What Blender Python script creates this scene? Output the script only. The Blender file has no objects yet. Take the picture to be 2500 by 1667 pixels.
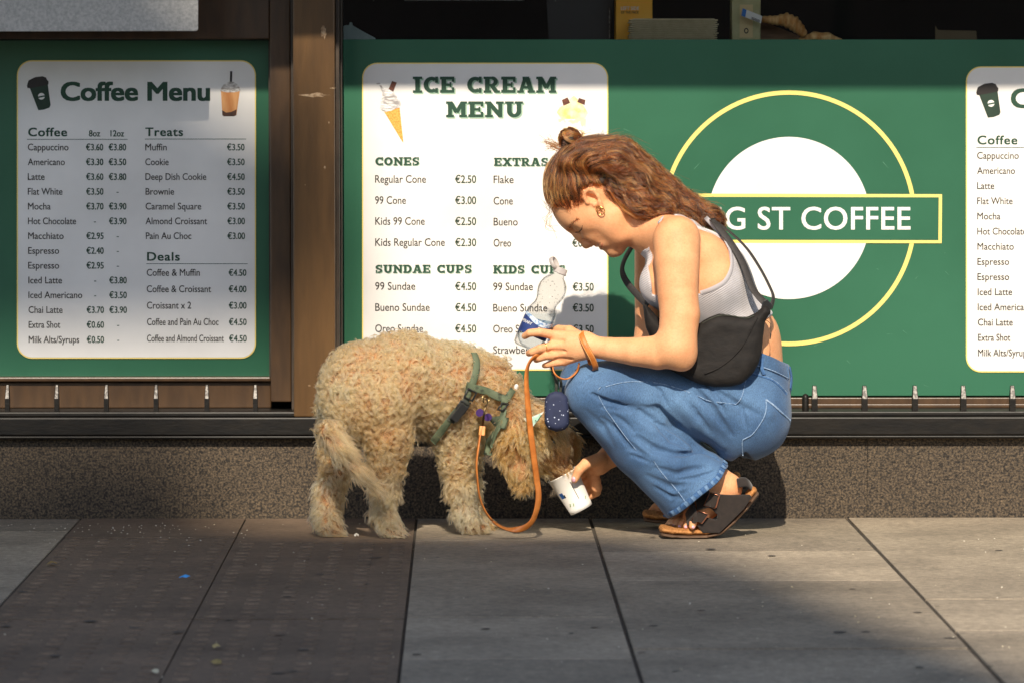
import bpy, bmesh, math, random
import numpy as np
from mathutils import Vector, Matrix
R = math.radians
rng = np.random.default_rng(7)
random.seed(7)
SC = bpy.context.scene
COL = SC.collection

# ---------------------------------------------------------------- camera
CAM_LOC = Vector((0.0, -9.82, 0.8925))
FPX = 10950.0                      # focal length in pixels of the 2500 px wide photograph
YAW, TILT = math.atan(123 / FPX), math.atan(563.5 / FPX)
cam = bpy.data.cameras.new('camera')
cam.sensor_width = 36.0
cam.lens = 36.0 * FPX / 2500.0
cam.clip_start, cam.clip_end = 0.1, 500.0
camo = bpy.data.objects.new('camera', cam)
camo.location = CAM_LOC
camo.rotation_euler = (math.pi / 2 - TILT, 0, -YAW)
COL.objects.link(camo)
SC.camera = camo
cam.dof.use_dof = True
cam.dof.focus_distance = 9.45
cam.dof.aperture_fstop = 8.0

# ---------------------------------------------------------------- sky, sun, exposure
SUN_EL, SUN_AZ = 38.0, 2.2         # elevation, degrees to the left of straight behind the camera
world = bpy.data.worlds.new('World')
SC.world = world
world.use_nodes = True
wn = world.node_tree
sky = wn.nodes.new('ShaderNodeTexSky')
sky.sky_type = 'NISHITA'
sky.sun_disc = False
sky.sun_elevation = R(SUN_EL)
sky.sun_rotation = R(180 + SUN_AZ)
bg = wn.nodes['Background']
wn.links.new(sky.outputs[0], bg.inputs[0])
bg.inputs[1].default_value = 0.12
sun = bpy.data.lights.new('sun', 'SUN')
sun.energy = 4.1
sun.angle = R(0.55)
sun.color = (1.0, 0.88, 0.72)
suno = bpy.data.objects.new('sun', sun)
sd = Vector((-math.sin(R(SUN_AZ)) * math.cos(R(SUN_EL)), -math.cos(R(SUN_AZ)) * math.cos(R(SUN_EL)), math.sin(R(SUN_EL))))
suno.rotation_euler = sd.to_track_quat('Z', 'Y').to_euler()
suno.location = (0, -6, 8)
COL.objects.link(suno)
SC.view_settings.view_transform = 'Standard'
SC.view_settings.look = 'None'
SC.view_settings.gamma = 1.0
SC.view_settings.exposure = 0.5
SC.cycles.use_denoising = True
SC.cycles.max_bounces = 8
SC.cycles.transparent_max_bounces = 24

# ---------------------------------------------------------------- photograph pixel <-> place
CR = np.array(camo.rotation_euler.to_matrix())
CL = np.array(CAM_LOC)
def ray(px, py):
    v = np.array([(px - 1250.0) / FPX, (833.5 - py) / FPX, -1.0])
    return CR @ v
def W(px, py, out=0.0):            # the point seen at (px, py), `out` metres in front of the plinth
    d = ray(px, py)
    return CL + d * ((-out - CL[1]) / d[1])
def Wg(px, py, z=0.0):             # the point seen at (px, py) on a level plane
    d = ray(px, py)
    return CL + d * ((z - CL[2]) / d[2])
def PX(P):                         # points (N,3) -> pixels
    q = (np.asarray(P) - CL) @ CR
    return np.stack([1250 + FPX * q[:, 0] / -q[:, 2], 833.5 - FPX * q[:, 1] / -q[:, 2]], 1)
S = 0.00086                        # metres per pixel where the figures are

# ---------------------------------------------------------------- materials
MATS = {}
def lin(r, g, b):
    f = lambda c: (c / 255 / 12.92) if c / 255 <= 0.04045 else ((c / 255 + 0.055) / 1.055) ** 2.4
    return (f(r), f(g), f(b))
def mat(name, c1, c2=None, scale=30.0, rough=0.6, metal=0.0, bump=0.0, bscale=None, sss=0.0, spec=0.5,
        detail=4.0, lo=0.35, hi=0.65, stretch=None, coat=0.0, sheen=0.0, emit=0.0):
    if name in MATS:
        return MATS[name]
    m = bpy.data.materials.new(name)
    m.use_nodes = True
    nt = m.node_tree
    b = nt.nodes['Principled BSDF']
    b.inputs['Roughness'].default_value = rough
    b.inputs['Metallic'].default_value = metal
    b.inputs['Specular IOR Level'].default_value = spec
    b.inputs['Coat Weight'].default_value = coat
    b.inputs['Sheen Weight'].default_value = sheen
    if sss:
        b.inputs['Subsurface Weight'].default_value = sss
        b.inputs['Subsurface Radius'].default_value = (0.012, 0.005, 0.0025)
        b.inputs['Subsurface Scale'].default_value = 0.6
    tc = nt.nodes.new('ShaderNodeTexCoord')
    co = tc.outputs['Object']
    if stretch:
        mp = nt.nodes.new('ShaderNodeMapping')
        mp.inputs['Scale'].default_value = stretch
        nt.links.new(co, mp.inputs[0])
        co = mp.outputs[0]
    if c2 is None:
        b.inputs['Base Color'].default_value = (*c1, 1)
    else:
        n = nt.nodes.new('ShaderNodeTexNoise')
        n.inputs['Scale'].default_value = scale
        n.inputs['Detail'].default_value = detail
        nt.links.new(co, n.inputs[0])
        r = nt.nodes.new('ShaderNodeValToRGB')
        r.color_ramp.elements[0].position = lo
        r.color_ramp.elements[1].position = hi
        r.color_ramp.elements[0].color = (*c1, 1)
        r.color_ramp.elements[1].color = (*c2, 1)
        nt.links.new(n.outputs[0], r.inputs[0])
        nt.links.new(r.outputs[0], b.inputs['Base Color'])
    if bump:
        n2 = nt.nodes.new('ShaderNodeTexNoise')
        n2.inputs['Scale'].default_value = bscale or scale
        n2.inputs['Detail'].default_value = 5
        nt.links.new(co, n2.inputs[0])
        bp = nt.nodes.new('ShaderNodeBump')
        bp.inputs['Strength'].default_value = min(1.0, bump)
        bp.inputs['Distance'].default_value = 0.004
        nt.links.new(n2.outputs[0], bp.inputs['Height'])
        nt.links.new(bp.outputs[0], b.inputs['Normal'])
    MATS[name] = m
    return m

# ---------------------------------------------------------------- objects
WLOC = {}
def tag(o, label=None, cat=None, group=None, kind=None):
    if label: o['label'] = label
    if cat: o['category'] = cat
    if group: o['group'] = group
    if kind: o['kind'] = kind
    return o
def thing(name, label, cat, loc=(0, 0, 0), group=None):
    o = bpy.data.objects.new(name, None)
    COL.objects.link(o)
    o.location = loc
    o.empty_display_size = 0.05
    WLOC[o.name] = np.array(loc, float)
    return tag(o, label, cat, group)
def obj(name, V, F, m, parent=None, smooth=False, loc=None, bevel=0.0):
    V = np.asarray(V, float).reshape(-1, 3)
    base = np.zeros(3)
    if parent is not None:
        base = WLOC[parent.name]
    elif loc is not None:
        base = np.array(loc, float)
    me = bpy.data.meshes.new(name)
    if isinstance(F, np.ndarray):
        n = F.shape[1]
        me.vertices.add(len(V)); me.vertices.foreach_set('co', (V - base).astype(np.float32).ravel())
        me.loops.add(F.size); me.loops.foreach_set('vertex_index', F.astype(np.int32).ravel())
        me.polygons.add(len(F)); me.polygons.foreach_set('loop_start', np.arange(0, F.size, n, dtype=np.int32))
        me.update(calc_edges=True)
    else:
        me.from_pydata([tuple(v) for v in (V - base)], [], [tuple(f) for f in F])
    me.validate()
    if smooth:
        me.polygons.foreach_set('use_smooth', np.ones(len(me.polygons), dtype=bool))
    o = bpy.data.objects.new(name, me)
    COL.objects.link(o)
    if m is not None:
        me.materials.append(m)
    if parent is not None:
        o.parent = parent
    elif loc is not None:
        o.location = loc
    WLOC[o.name] = base
    if bevel:
        bv = o.modifiers.new('bevel', 'BEVEL')
        bv.width = bevel; bv.segments = 2; bv.limit_method = 'ANGLE'; bv.angle_limit = R(35)
    return o

class MB:
    def __init__(s): s.v = []; s.f = []
    def add(s, V, F):
        n = len(s.v)
        s.v.extend([np.asarray(v, float) for v in V]); s.f.extend([tuple(int(i) + n for i in f) for f in F])
        return s
    def box(s, a, b):
        x0, x1 = sorted((a[0], b[0])); y0, y1 = sorted((a[1], b[1])); z0, z1 = sorted((a[2], b[2]))
        return s.add([(x0, y0, z0), (x1, y0, z0), (x1, y1, z0), (x0, y1, z0), (x0, y0, z1), (x1, y0, z1), (x1, y1, z1), (x0, y1, z1)],
                     [(0, 3, 2, 1), (4, 5, 6, 7), (0, 1, 5, 4), (1, 2, 6, 5), (2, 3, 7, 6), (3, 0, 4, 7)])
    def pbox(s, x0, y0, x1, y1, o0, o1):     # photo rectangle between two depths
        A = W(x0, y0, o1); B = W(x1, y1, o1)
        return s.box((A[0], -o0, A[2]), (B[0], -o1, B[2]))
    def tube(s, P, r, n=8, cap=True):
        P = [np.asarray(p, float) for p in P]
        rs = r if hasattr(r, '__len__') else [r] * len(P)
        up = None; rings = []
        for i, p in enumerate(P):
            t = P[min(i + 1, len(P) - 1)] - P[max(i - 1, 0)]
            t = t / (np.linalg.norm(t) + 1e-12)
            if up is None:
                up = np.array([0, 0, 1.0]) if abs(t[2]) < 0.9 else np.array([1.0, 0, 0])
            a = up - t * (up @ t); a /= np.linalg.norm(a) + 1e-12; up = a
            b = np.cross(t, a)
            rings.append([p + rs[i] * (math.cos(2 * math.pi * k / n) * a + math.sin(2 * math.pi * k / n) * b) for k in range(n)])
        V = [v for g in rings for v in g]; F = []
        for i in range(len(P) - 1):
            for k in range(n):
                k2 = (k + 1) % n
                F.append((i * n + k, i * n + k2, (i + 1) * n + k2, (i + 1) * n + k))
        if cap:
            F.append(tuple(range(n - 1, -1, -1))); F.append(tuple((len(P) - 1) * n + k for k in range(n)))
        return s.add(V, F)
    def lathe(s, base, axis, prof, n=32, squash=1.0):      # prof: (distance along the axis, radius)
        base = np.asarray(base, float); ax = np.asarray(axis, float); ax = ax / np.linalg.norm(ax)
        u = np.cross(ax, [0, 1.0, 0]); u /= np.linalg.norm(u); w = np.cross(ax, u)
        V = []; F = []
        for (h, r) in prof:
            for k in range(n):
                a = 2 * math.pi * k / n
                V.append(base + ax * h + r * (math.cos(a) * u + squash * math.sin(a) * w))
        for i in range(len(prof) - 1):
            for k in range(n):
                k2 = (k + 1) % n
                F.append((i * n + k, i * n + k2, (i + 1) * n + k2, (i + 1) * n + k))
        return s.add(V, F)
    def ribbon(s, P, Nrm, w, th):            # flat strap along P, Nrm = outward direction at each point
        P = [np.asarray(p, float) for p in P]; V = []; F = []
        ws = w if hasattr(w, '__len__') else [w] * len(P)
        for i, p in enumerate(P):
            t = P[min(i + 1, len(P) - 1)] - P[max(i - 1, 0)]; t = t / (np.linalg.norm(t) + 1e-12)
            nn = np.asarray(Nrm[i], float); nn = nn - t * (nn @ t); nn /= np.linalg.norm(nn) + 1e-12
            b = np.cross(t, nn)
            for (sx, sy) in ((-1, 0), (-.8, 1), (.8, 1), (1, 0), (.8, -1), (-.8, -1)):
                V.append(p + b * sx * ws[i] / 2 + nn * sy * th / 2)
        for i in range(len(P) - 1):
            for k in range(6):
                k2 = (k + 1) % 6
                F.append((i * 6 + k, i * 6 + k2, (i + 1) * 6 + k2, (i + 1) * 6 + k))
        F.append((0, 1, 2, 3, 4, 5)); m = (len(P) - 1) * 6; F.append((m + 5, m + 4, m + 3, m + 2, m + 1, m))
        return s.add(V, F)
    def prism(s, pts, o0, o1):               # photo polygon given thickness between two depths
        n = len(pts)
        V = [W(x, y, o0) for x, y in pts] + [W(x, y, o1) for x, y in pts]
        F = [tuple(range(n)), tuple(range(2 * n - 1, n - 1, -1))]
        F += [(i, i + n, (i + 1) % n + n, (i + 1) % n) for i in range(n)]
        return s.add(V, F)
    def flat(s, pts, out):
        n = len(pts)
        return s.add([W(x, y, out) for x, y in pts], [tuple(range(n))])
    def build(s, name, m, parent=None, **k):
        return obj(name, s.v, s.f, m, parent, **k)

def spline(P, n=12):
    P = [np.asarray(p, float) for p in P]
    Q = [2 * P[0] - P[1]] + P + [2 * P[-1] - P[-2]]
    out = []
    for i in range(1, len(Q) - 2):
        a, b, c, d = Q[i - 1:i + 3]
        for k in range(n):
            t = k / n
            out.append(0.5 * ((2 * b) + (c - a) * t + (2 * a - 5 * b + 4 * c - d) * t * t + (3 * b - a - 3 * c + d) * t ** 3))
    out.append(P[-1])
    return out
def rrect(x0, y0, x1, y1, r, n=8):
    P = []
    for cx, cy, a0 in ((x1 - r, y0 + r, -90), (x1 - r, y1 - r, 0), (x0 + r, y1 - r, 90), (x0 + r, y0 + r, 180)):
        for k in range(n + 1):
            a = R(a0 + 90 * k / n); P.append((cx + r * math.cos(a), cy + r * math.sin(a)))
    return P

# ---------------------------------------------------------------- signed distance modelling
class SDF:
    def __init__(s): s.p = []
    def _add(s, fn, lo, hi, k, op): s.p.append((fn, np.asarray(lo) - k - .004, np.asarray(hi) + k + .004, k, op)); return s
    def cone(s, a, b, ra, rb, k=.01, op='+', sq=None):      # sq = (direction, factor): widen along a direction
        a = np.asarray(a, float); b = np.asarray(b, float); ab = b - a; L2 = max(ab @ ab, 1e-12)
        rm = max(ra, rb)
        if sq is None:
            def fn(P):
                t = np.clip(((P - a) @ ab) / L2, 0, 1)
                return np.linalg.norm(P - a - t[:, None] * ab, axis=1) - (ra + (rb - ra) * t)
            return s._add(fn, np.minimum(a, b) - rm, np.maximum(a, b) + rm, k, op)
        n, f = np.asarray(sq[0], float), sq[1]; n = n / np.linalg.norm(n)
        def fn(P):
            t = np.clip(((P - a) @ ab) / L2, 0, 1)
            d = P - a - t[:, None] * ab
            c = d @ n
            d2 = d + (1 / f - 1) * c[:, None] * n
            rr = ra + (rb - ra) * t
            l2 = np.linalg.norm(d2, axis=1); d3 = d + (1 / f ** 2 - 1) * c[:, None] * n
            l3 = np.linalg.norm(d3, axis=1) + 1e-9
            return np.where(l2 > 1e-6, l2 * (l2 - rr) / l3, -rr * min(1, f))
        return s._add(fn, np.minimum(a, b) - rm * max(1, f), np.maximum(a, b) + rm * max(1, f), k, op)
    def chain(s, pts, rs, k=.01, op='+', sq=None):
        for i in range(len(pts) - 1):
            s.cone(pts[i], pts[i + 1], rs[i], rs[i + 1], k, op, sq)
        return s
    def ell(s, c, axes, rad, k=.01, op='+'):                # axes: rows = directions
        c = np.asarray(c, float); A = np.asarray(axes, float); A = A / np.linalg.norm(A, axis=1)[:, None]; r = np.asarray(rad, float)
        def fn(P):
            q = (P - c) @ A.T
            k0 = np.linalg.norm(q / r, axis=1); k1 = np.linalg.norm(q / r ** 2, axis=1)
            return np.where(k0 > 1e-6, k0 * (k0 - 1) / (k1 + 1e-9), -r.min())
        return s._add(fn, c - r.max(), c + r.max(), k, op)
    def join(s, other, k=.01):                              # a limb modelled on its own
        fn = lambda P, o=other: o(P)
        lo = np.min([p[1] for p in other.p], 0); hi = np.max([p[2] for p in other.p], 0)
        return s._add(fn, lo, hi, k, '+')
    def limb(s, pts, rs, k=.015, sq=None, own=.002):
        o = SDF(); o.chain(pts, rs, own, '+', sq); return s.join(o, k)
    def plane(s, p, n, k=.003, op='-'):                     # removes what lies beyond the plane
        p = np.asarray(p, float); n = np.asarray(n, float); n = n / np.linalg.norm(n)
        return s._add(lambda P: -((P - p) @ n), [-9] * 3, [9] * 3, k, op)
    def poly(s, pts, o0, o1, k=.004, op='-', rnd=0.0):      # outline with its own depth range
        pts = np.asarray(pts, float)
        c = np.array([W(x, y, o) for x, y in pts for o in (o0, o1)])
        def fn(P):
            q = PX(P); e = np.roll(pts, -1, 0) - pts
            dd = np.full(len(q), 1e18); ins = np.zeros(len(q), bool)
            for i in range(len(pts)):
                w = q - pts[i]
                t = np.clip((w @ e[i]) / (e[i] @ e[i] + 1e-9), 0, 1)
                dd = np.minimum(dd, ((w - t[:, None] * e[i]) ** 2).sum(1))
                a, b = pts[i], pts[(i + 1) % len(pts)]
                c1 = (a[1] <= q[:, 1]) != (b[1] <= q[:, 1])
                with np.errstate(divide='ignore', invalid='ignore'):
                    xx = a[0] + (q[:, 1] - a[1]) / (b[1] - a[1]) * (b[0] - a[0])
                ins ^= c1 & (q[:, 0] < xx)
            d = np.sqrt(dd) * S; d = np.where(ins, -d, d) + rnd
            z = np.maximum(-P[:, 1] - o1, o0 + P[:, 1]) + rnd
            return np.minimum(np.maximum(d, z), 0) + np.linalg.norm(np.maximum(np.stack([d, z], 1), 0), axis=1) - rnd
        return s._add(fn, c.min(0), c.max(0), k, op)
    def shell(s, other, off, region_lo, region_hi):         # starts from another solid, grown by off
        s.p.append((lambda P: other(P) - off, np.asarray(region_lo, float), np.asarray(region_hi, float), 0.001, '+'))
        return s
    def __call__(s, P, sel=None):
        P = np.asarray(P, float); d = np.full(len(P), 0.5)
        for i, (fn, lo, hi, k, op) in enumerate(s.p):
            if sel is not None and not sel[i]: continue
            m = np.all((P > lo - .03) & (P < hi + .03), axis=1)
            if op == '&': m[:] = True
            if not m.any(): continue
            a = d[m]; b = fn(P[m])
            if op == '+':
                h = np.clip(.5 + .5 * (a - b) / k, 0, 1); d[m] = a * (1 - h) + b * h - k * h * (1 - h)
            else:
                if op == '-': b = -b
                h = np.clip(.5 + .5 * (b - a) / k, 0, 1); d[m] = a * (1 - h) + b * h + k * h * (1 - h)
        return d
    def grad(s, P, e=.0012):
        P = np.asarray(P, float)
        g = np.stack([s(P + np.eye(3)[i] * e) - s(P - np.eye(3)[i] * e) for i in range(3)], 1)
        return g / (np.linalg.norm(g, axis=1)[:, None] + 1e-9)
    def hit(s, px, py, o0=1.0, miss=None):                  # the surface seen at a pixel
        d = ray(px, py); d = d / np.linalg.norm(d)
        t = ((-o0) - CL[1]) / d[1]
        for _ in range(220):
            p = CL + d * t
            v = s(p[None])[0]
            if v < .0004: return p, s.grad(p[None])[0]
            t += min(v, .03) * .8
            if CL[1] + d[1] * t > .2: break
        p = W(px, py, miss if miss is not None else .4)
        return p, np.array([0, -1.0, 0])
    def mesh(s, h, lo=None, hi=None, disp=None):
        addp = [p for p in s.p if p[4] == '+']
        lo = np.min([p[1] for p in addp], 0) - 3 * h if lo is None else np.asarray(lo, float)
        hi = np.max([p[2] for p in addp], 0) + 3 * h if hi is None else np.asarray(hi, float)
        n = np.ceil((hi - lo) / h).astype(int) + 1
        D = np.ones(n, np.float32)
        B = 24
        for i in range(0, n[0], B):
            for j in range(0, n[1], B):
                for k in range(0, n[2], B):
                    e = np.minimum([i + B, j + B, k + B], n)
                    c = lo + h * (np.array([i, j, k]) + (e - 1)) / 2; r = h * np.linalg.norm(e - [i, j, k]) / 2
                    sel = [p[4] == '&' or bool(np.all(c + r > p[1] - .03) and np.all(c - r < p[2] + .03)) for p in s.p]
                    if not any(sl and p[4] == '+' for sl, p in zip(sel, s.p)): continue
                    v = s(c[None])[0]
                    if abs(v) > r * 1.7 + .02:
                        D[i:e[0], j:e[1], k:e[2]] = v; continue
                    g = np.stack(np.meshgrid(*[lo[a] + h * np.arange((i, j, k)[a], e[a]) for a in range(3)], indexing='ij'), -1).reshape(-1, 3)
                    dv = s(g, sel)
                    if disp is not None: dv = dv - disp(g)
                    D[i:e[0], j:e[1], k:e[2]] = dv.reshape(e - [i, j, k])
        neg = D < 0
        a = neg[:-1, :-1, :-1]; any_ = a.copy(); all_ = a.copy()
        for dx in (0, 1):
            for dy in (0, 1):
                for dz in (0, 1):
                    q = neg[dx:n[0] - 1 + dx, dy:n[1] - 1 + dy, dz:n[2] - 1 + dz]
                    any_ |= q; all_ &= q
        act = np.argwhere(any_ & ~all_)
        idx = np.full(any_.shape, -1, np.int32); idx[tuple(act.T)] = np.arange(len(act))
        cor = np.array([(x, y, z) for x in (0, 1) for y in (0, 1) for z in (0, 1)])
        val = np.stack([D[tuple((act + c).T)] for c in cor], 1)
        acc = np.zeros((len(act), 3)); cnt = np.zeros(len(act))
        for p in range(8):
            for q in range(p + 1, 8):
                if abs(cor[p] - cor[q]).sum() != 1: continue
                m = (val[:, p] < 0) != (val[:, q] < 0)
                t = val[m, p] / (val[m, p] - val[m, q])
                acc[m] += cor[p] + t[:, None] * (cor[q] - cor[p]); cnt[m] += 1
        V = lo + h * (act + acc / cnt[:, None])
        quads = []
        for ax in range(3):
            sl0 = [slice(1, m - 1) for m in n]; sl1 = list(sl0)
            sl0[ax] = slice(0, n[ax] - 1); sl1[ax] = slice(1, n[ax])
            A = neg[tuple(sl0)]; Bq = neg[tuple(sl1)]
            for sgn in (0, 1):
                e = np.argwhere((A & ~Bq) if sgn == 0 else (~A & Bq))
                if not len(e): continue
                off = np.ones(3, int); off[ax] = 0; e = e + off
                u = (ax + 1) % 3; w = (ax + 2) % 3
                du = np.zeros(3, int); du[u] = 1; dw = np.zeros(3, int); dw[w] = 1
                q = [idx[tuple(x.T)] for x in (e - du - dw, e - dw, e, e - du)]
                if sgn: q = q[::-1]
                quads.append(np.stack(q, 1))
        Q = np.concatenate(quads)
        Q = Q[(Q >= 0).all(1)]
        return V, Q

def relax(V, Q, it=2, f=.5):
    e = np.concatenate([Q[:, [0, 1]], Q[:, [1, 2]], Q[:, [2, 3]], Q[:, [3, 0]]])
    e = np.concatenate([e, e[:, ::-1]])
    c = np.bincount(e[:, 0], minlength=len(V))[:, None].clip(1)
    for _ in range(it):
        A = np.stack([np.bincount(e[:, 0], weights=V[e[:, 1], a], minlength=len(V)) for a in range(3)], 1) / c
        V = V + f * (A - V)
    return V
def noise3(P, s, seed=0):                                    # smooth value noise made of sines
    r = np.random.default_rng(seed); o = np.zeros(len(P))
    for _ in range(6):
        k = r.normal(size=3); k = k / np.linalg.norm(k) * s * r.uniform(.6, 1.6)
        o += np.sin(P @ k + r.uniform(0, 6.28))
    return o / 6
def area_sample(V, Q, n, g):
    a, b, c, d = (V[Q[:, i]] for i in range(4))
    ar = np.linalg.norm(np.cross(c - a, d - b), axis=1); cs = np.cumsum(ar)
    f = np.searchsorted(cs, g.uniform(0, cs[-1], n)).clip(0, len(Q) - 1)
    u, v = g.random(n)[:, None], g.random(n)[:, None]
    return a[f] * (1 - u) * (1 - v) + b[f] * u * (1 - v) + c[f] * u * v + d[f] * (1 - u) * v
def strands(name, P, rad, m, parent):                         # P (N, K, 3) strand points, rad (N, K)
    N, K = P.shape[:2]
    h = bpy.data.hair_curves.new(name)
    h.add_curves([K] * N)
    base = WLOC[parent.name]
    h.attributes['position'].data.foreach_set('vector', (P - base).astype(np.float32).ravel())
    ra = h.attributes.new('radius', 'FLOAT', 'POINT')
    ra.data.foreach_set('value', np.broadcast_to(rad, (N, K)).astype(np.float32).ravel())
    h.materials.append(m)
    o = bpy.data.objects.new(name, h)
    COL.objects.link(o); o.parent = parent
    WLOC[o.name] = base
    return o

# ---------------------------------------------------------------- lettering
_fc = bpy.data.curves.new('letters', 'FONT'); _fo = bpy.data.objects.new('letters', _fc)
COL.objects.link(_fo)
_glyph = {}
def glyphs(txt, bold=0.0, space=1.0):
    key = (txt, bold, space)
    if key not in _glyph:
        _fc.body = txt; _fc.offset = bold; _fc.space_character = space; _fc.resolution_u = 4
        dg = bpy.context.evaluated_depsgraph_get(); dg.update()
        ev = _fo.evaluated_get(dg); me = ev.to_mesh()
        V = np.array([v.co[:2] for v in me.vertices]); F = [tuple(p.vertices) for p in me.polygons]
        ev.to_mesh_clear()
        _glyph[key] = (V, F)
    return _glyph[key]
CAPH = None
def text(mb, txt, x0, x1, base, cap, out, bold=0.0, tf=None, space=1.0):
    """letters filling x0..x1 in the photo, standing on `base`, capitals `cap` high"""
    global CAPH
    if CAPH is None:
        v, _ = glyphs('H'); CAPH = v[:, 1].max()
    if bold > 0:                        # heavier letters: the same outline laid down again, shifted
        s_ = bold * cap * .5; k = 0
        for dx in ((-1, 0, 1) if bold < .03 else (-1, -.33, .33, 1)):
            for dy in (-.6, .6):
                text(mb, txt, x0 + s_ + dx * s_, x1 - s_ + dx * s_, base - s_ * .3 + dy * s_, cap - s_ * .6, out + k * 2e-5, 0, tf, space); k += 1
        return
    V, F = glyphs(txt, bold, space)
    a, b = V[:, 0].min(), V[:, 0].max()
    sx = (x1 - x0) / (b - a)
    pts = [(x0 + (x - a) * sx, base - y / CAPH * cap) for x, y in V]
    if tf: pts = [tf(*p) for p in pts]
    mb.add([W(px, py, out) for px, py in pts], F)

SLAB = {}
def _slab():
    def st(pts, t):                     # stroke: polyline -> quads
        q = []
        for (a, b) in zip(pts[:-1], pts[1:]):
            a = np.array(a, float); b = np.array(b, float); d = b - a; L = np.linalg.norm(d); n = np.array([-d[1], d[0]]) / L * t / 2
            q.append([a - n, b - n, b + n, a + n])
        return q
    def rc(x0, y0, x1, y1): return [[(x0, y0), (x1, y0), (x1, y1), (x0, y1)]]
    def arc(cx, cy, rx, ry, a0, a1, t, n=14):
        q = []; A = np.radians(np.linspace(a0, a1, n + 1))
        o = [(cx + (rx + t / 2) * math.cos(a), cy + (ry + t * .42) * math.sin(a)) for a in A]
        i = [(cx + (rx - t / 2) * math.cos(a), cy + (ry - t * .42) * math.sin(a)) for a in A]
        return [[o[k], o[k + 1], i[k + 1], i[k]] for k in range(n)]
    s = .15; t = .26
    sf = lambda x0, x1: rc(x0, 0, x1, s) + rc(x0, 1 - s, x1, 1)
    G = {}
    G['I'] = (.52, rc(.13, 0, .39, 1) + sf(0, .52))
    G['C'] = (.86, arc(.46, .5, .32, .39, 50, 310, t) + rc(.66, .62, .82, 1) + rc(.66, 0, .82, .3))
    G['E'] = (.82, rc(.08, 0, .34, 1) + rc(0, 0, .8, .18) + rc(0, .82, .8, 1) + rc(.3, .42, .6, .58) + rc(.66, 0, .8, .34) + rc(.66, .68, .8, 1) + rc(.54, .34, .64, .66))
    G['R'] = (.92, rc(.08, 0, .34, 1) + rc(0, 0, .44, s) + rc(0, 1 - s, .5, 1) + rc(.3, .4, .5, .55) + arc(.48, .7, .2, .215, -90, 90, t * .9) + st([(.46, .46), (.72, .06)], .24) + rc(.6, 0, .92, s))
    G['A'] = (1.0, st([(.2, .06), (.46, .97)], .2) + st([(.54, .97), (.8, .06)], .26) + rc(.26, .26, .74, .42) + rc(0, 0, .38, s) + rc(.58, 0, 1, s) + rc(.3, .86, .68, 1))
    G['M'] = (1.12, rc(.1, 0, .32, 1) + rc(.8, 0, 1.04, 1) + st([(.24, .95), (.56, .3)], .22) + st([(.56, .3), (.88, .95)], .22) + rc(0, 0, .42, s) + rc(.7, 0, 1.12, s) + rc(0, 1 - s, .3, 1) + rc(.82, 1 - s, 1.12, 1))
    G['N'] = (1.0, rc(.1, 0, .32, 1) + rc(.7, 0, .92, 1) + st([(.2, .93), (.82, .08)], .24) + rc(0, 0, .42, s) + rc(0, 1 - s, .3, 1) + rc(.58, 1 - s, 1, 1))
    G['U'] = (.96, rc(.1, .36, .36, 1) + rc(.62, .36, .86, 1) + arc(.485, .38, .252, .28, 180, 360, t) + rc(0, 1 - s, .46, 1) + rc(.52, 1 - s, .96, 1))
    G['O'] = (.92, arc(.46, .5, .32, .39, 0, 360, t, 24))
    G['S'] = (.78, arc(.39, .71, .24, .19, 60, 270, .23) + arc(.39, .29, .24, .19, -120, 90, .23) + rc(.56, .64, .7, 1) + rc(.06, 0, .2, .36))
    G['X'] = (.98, st([(.2, .06), (.78, .94)], .22) + st([(.2, .94), (.78, .06)], .26) + rc(0, 0, .4, s) + rc(.56, 0, .98, s) + rc(0, 1 - s, .42, 1) + rc(.58, 1 - s, .98, 1))
    G['T'] = (.86, rc(.3, 0, .56, 1) + rc(.14, 0, .72, s) + rc(0, .82, .86, 1) + rc(0, .62, .15, 1) + rc(.71, .62, .86, 1))
    G['D'] = (.9, rc(.08, 0, .34, 1) + rc(0, 0, .46, .18) + rc(0, .82, .46, 1) + arc(.44, .5, .32, .405, -90, 90, t))
    G['K'] = (.98, rc(.08, 0, .34, 1) + rc(0, 0, .44, s) + rc(0, 1 - s, .44, 1) + st([(.34, .44), (.76, .93)], .2) + st([(.46, .58), (.8, .06)], .26) + rc(.62, 0, .98, s) + rc(.58, 1 - s, .94, 1))
    G['P'] = (.86, rc(.08, 0, .34, 1) + rc(0, 0, .46, s) + rc(0, 1 - s, .5, 1) + rc(.3, .34, .5, .5) + arc(.48, .67, .22, .245, -90, 90, t * .95))
    G[' '] = (.55, [])
    return G
SLAB.update(_slab())
def slab(mb, txt, x0, x1, y0, y1, out, tf=None):
    w = sum(SLAB[c][0] + .07 for c in txt) - .07
    sx = (x1 - x0) / w; cx = x0; k = 0
    for c in txt:
        cw, qs = SLAB[c]
        for q in qs:
            pts = [(cx + x * sx, y1 - y * (y1 - y0)) for x, y in q]
            if tf: pts = [tf(*p) for p in pts]
            mb.flat(pts, out + 1e-5 * (k % 23)); k += 1
        cx += (cw + .07) * sx
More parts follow.
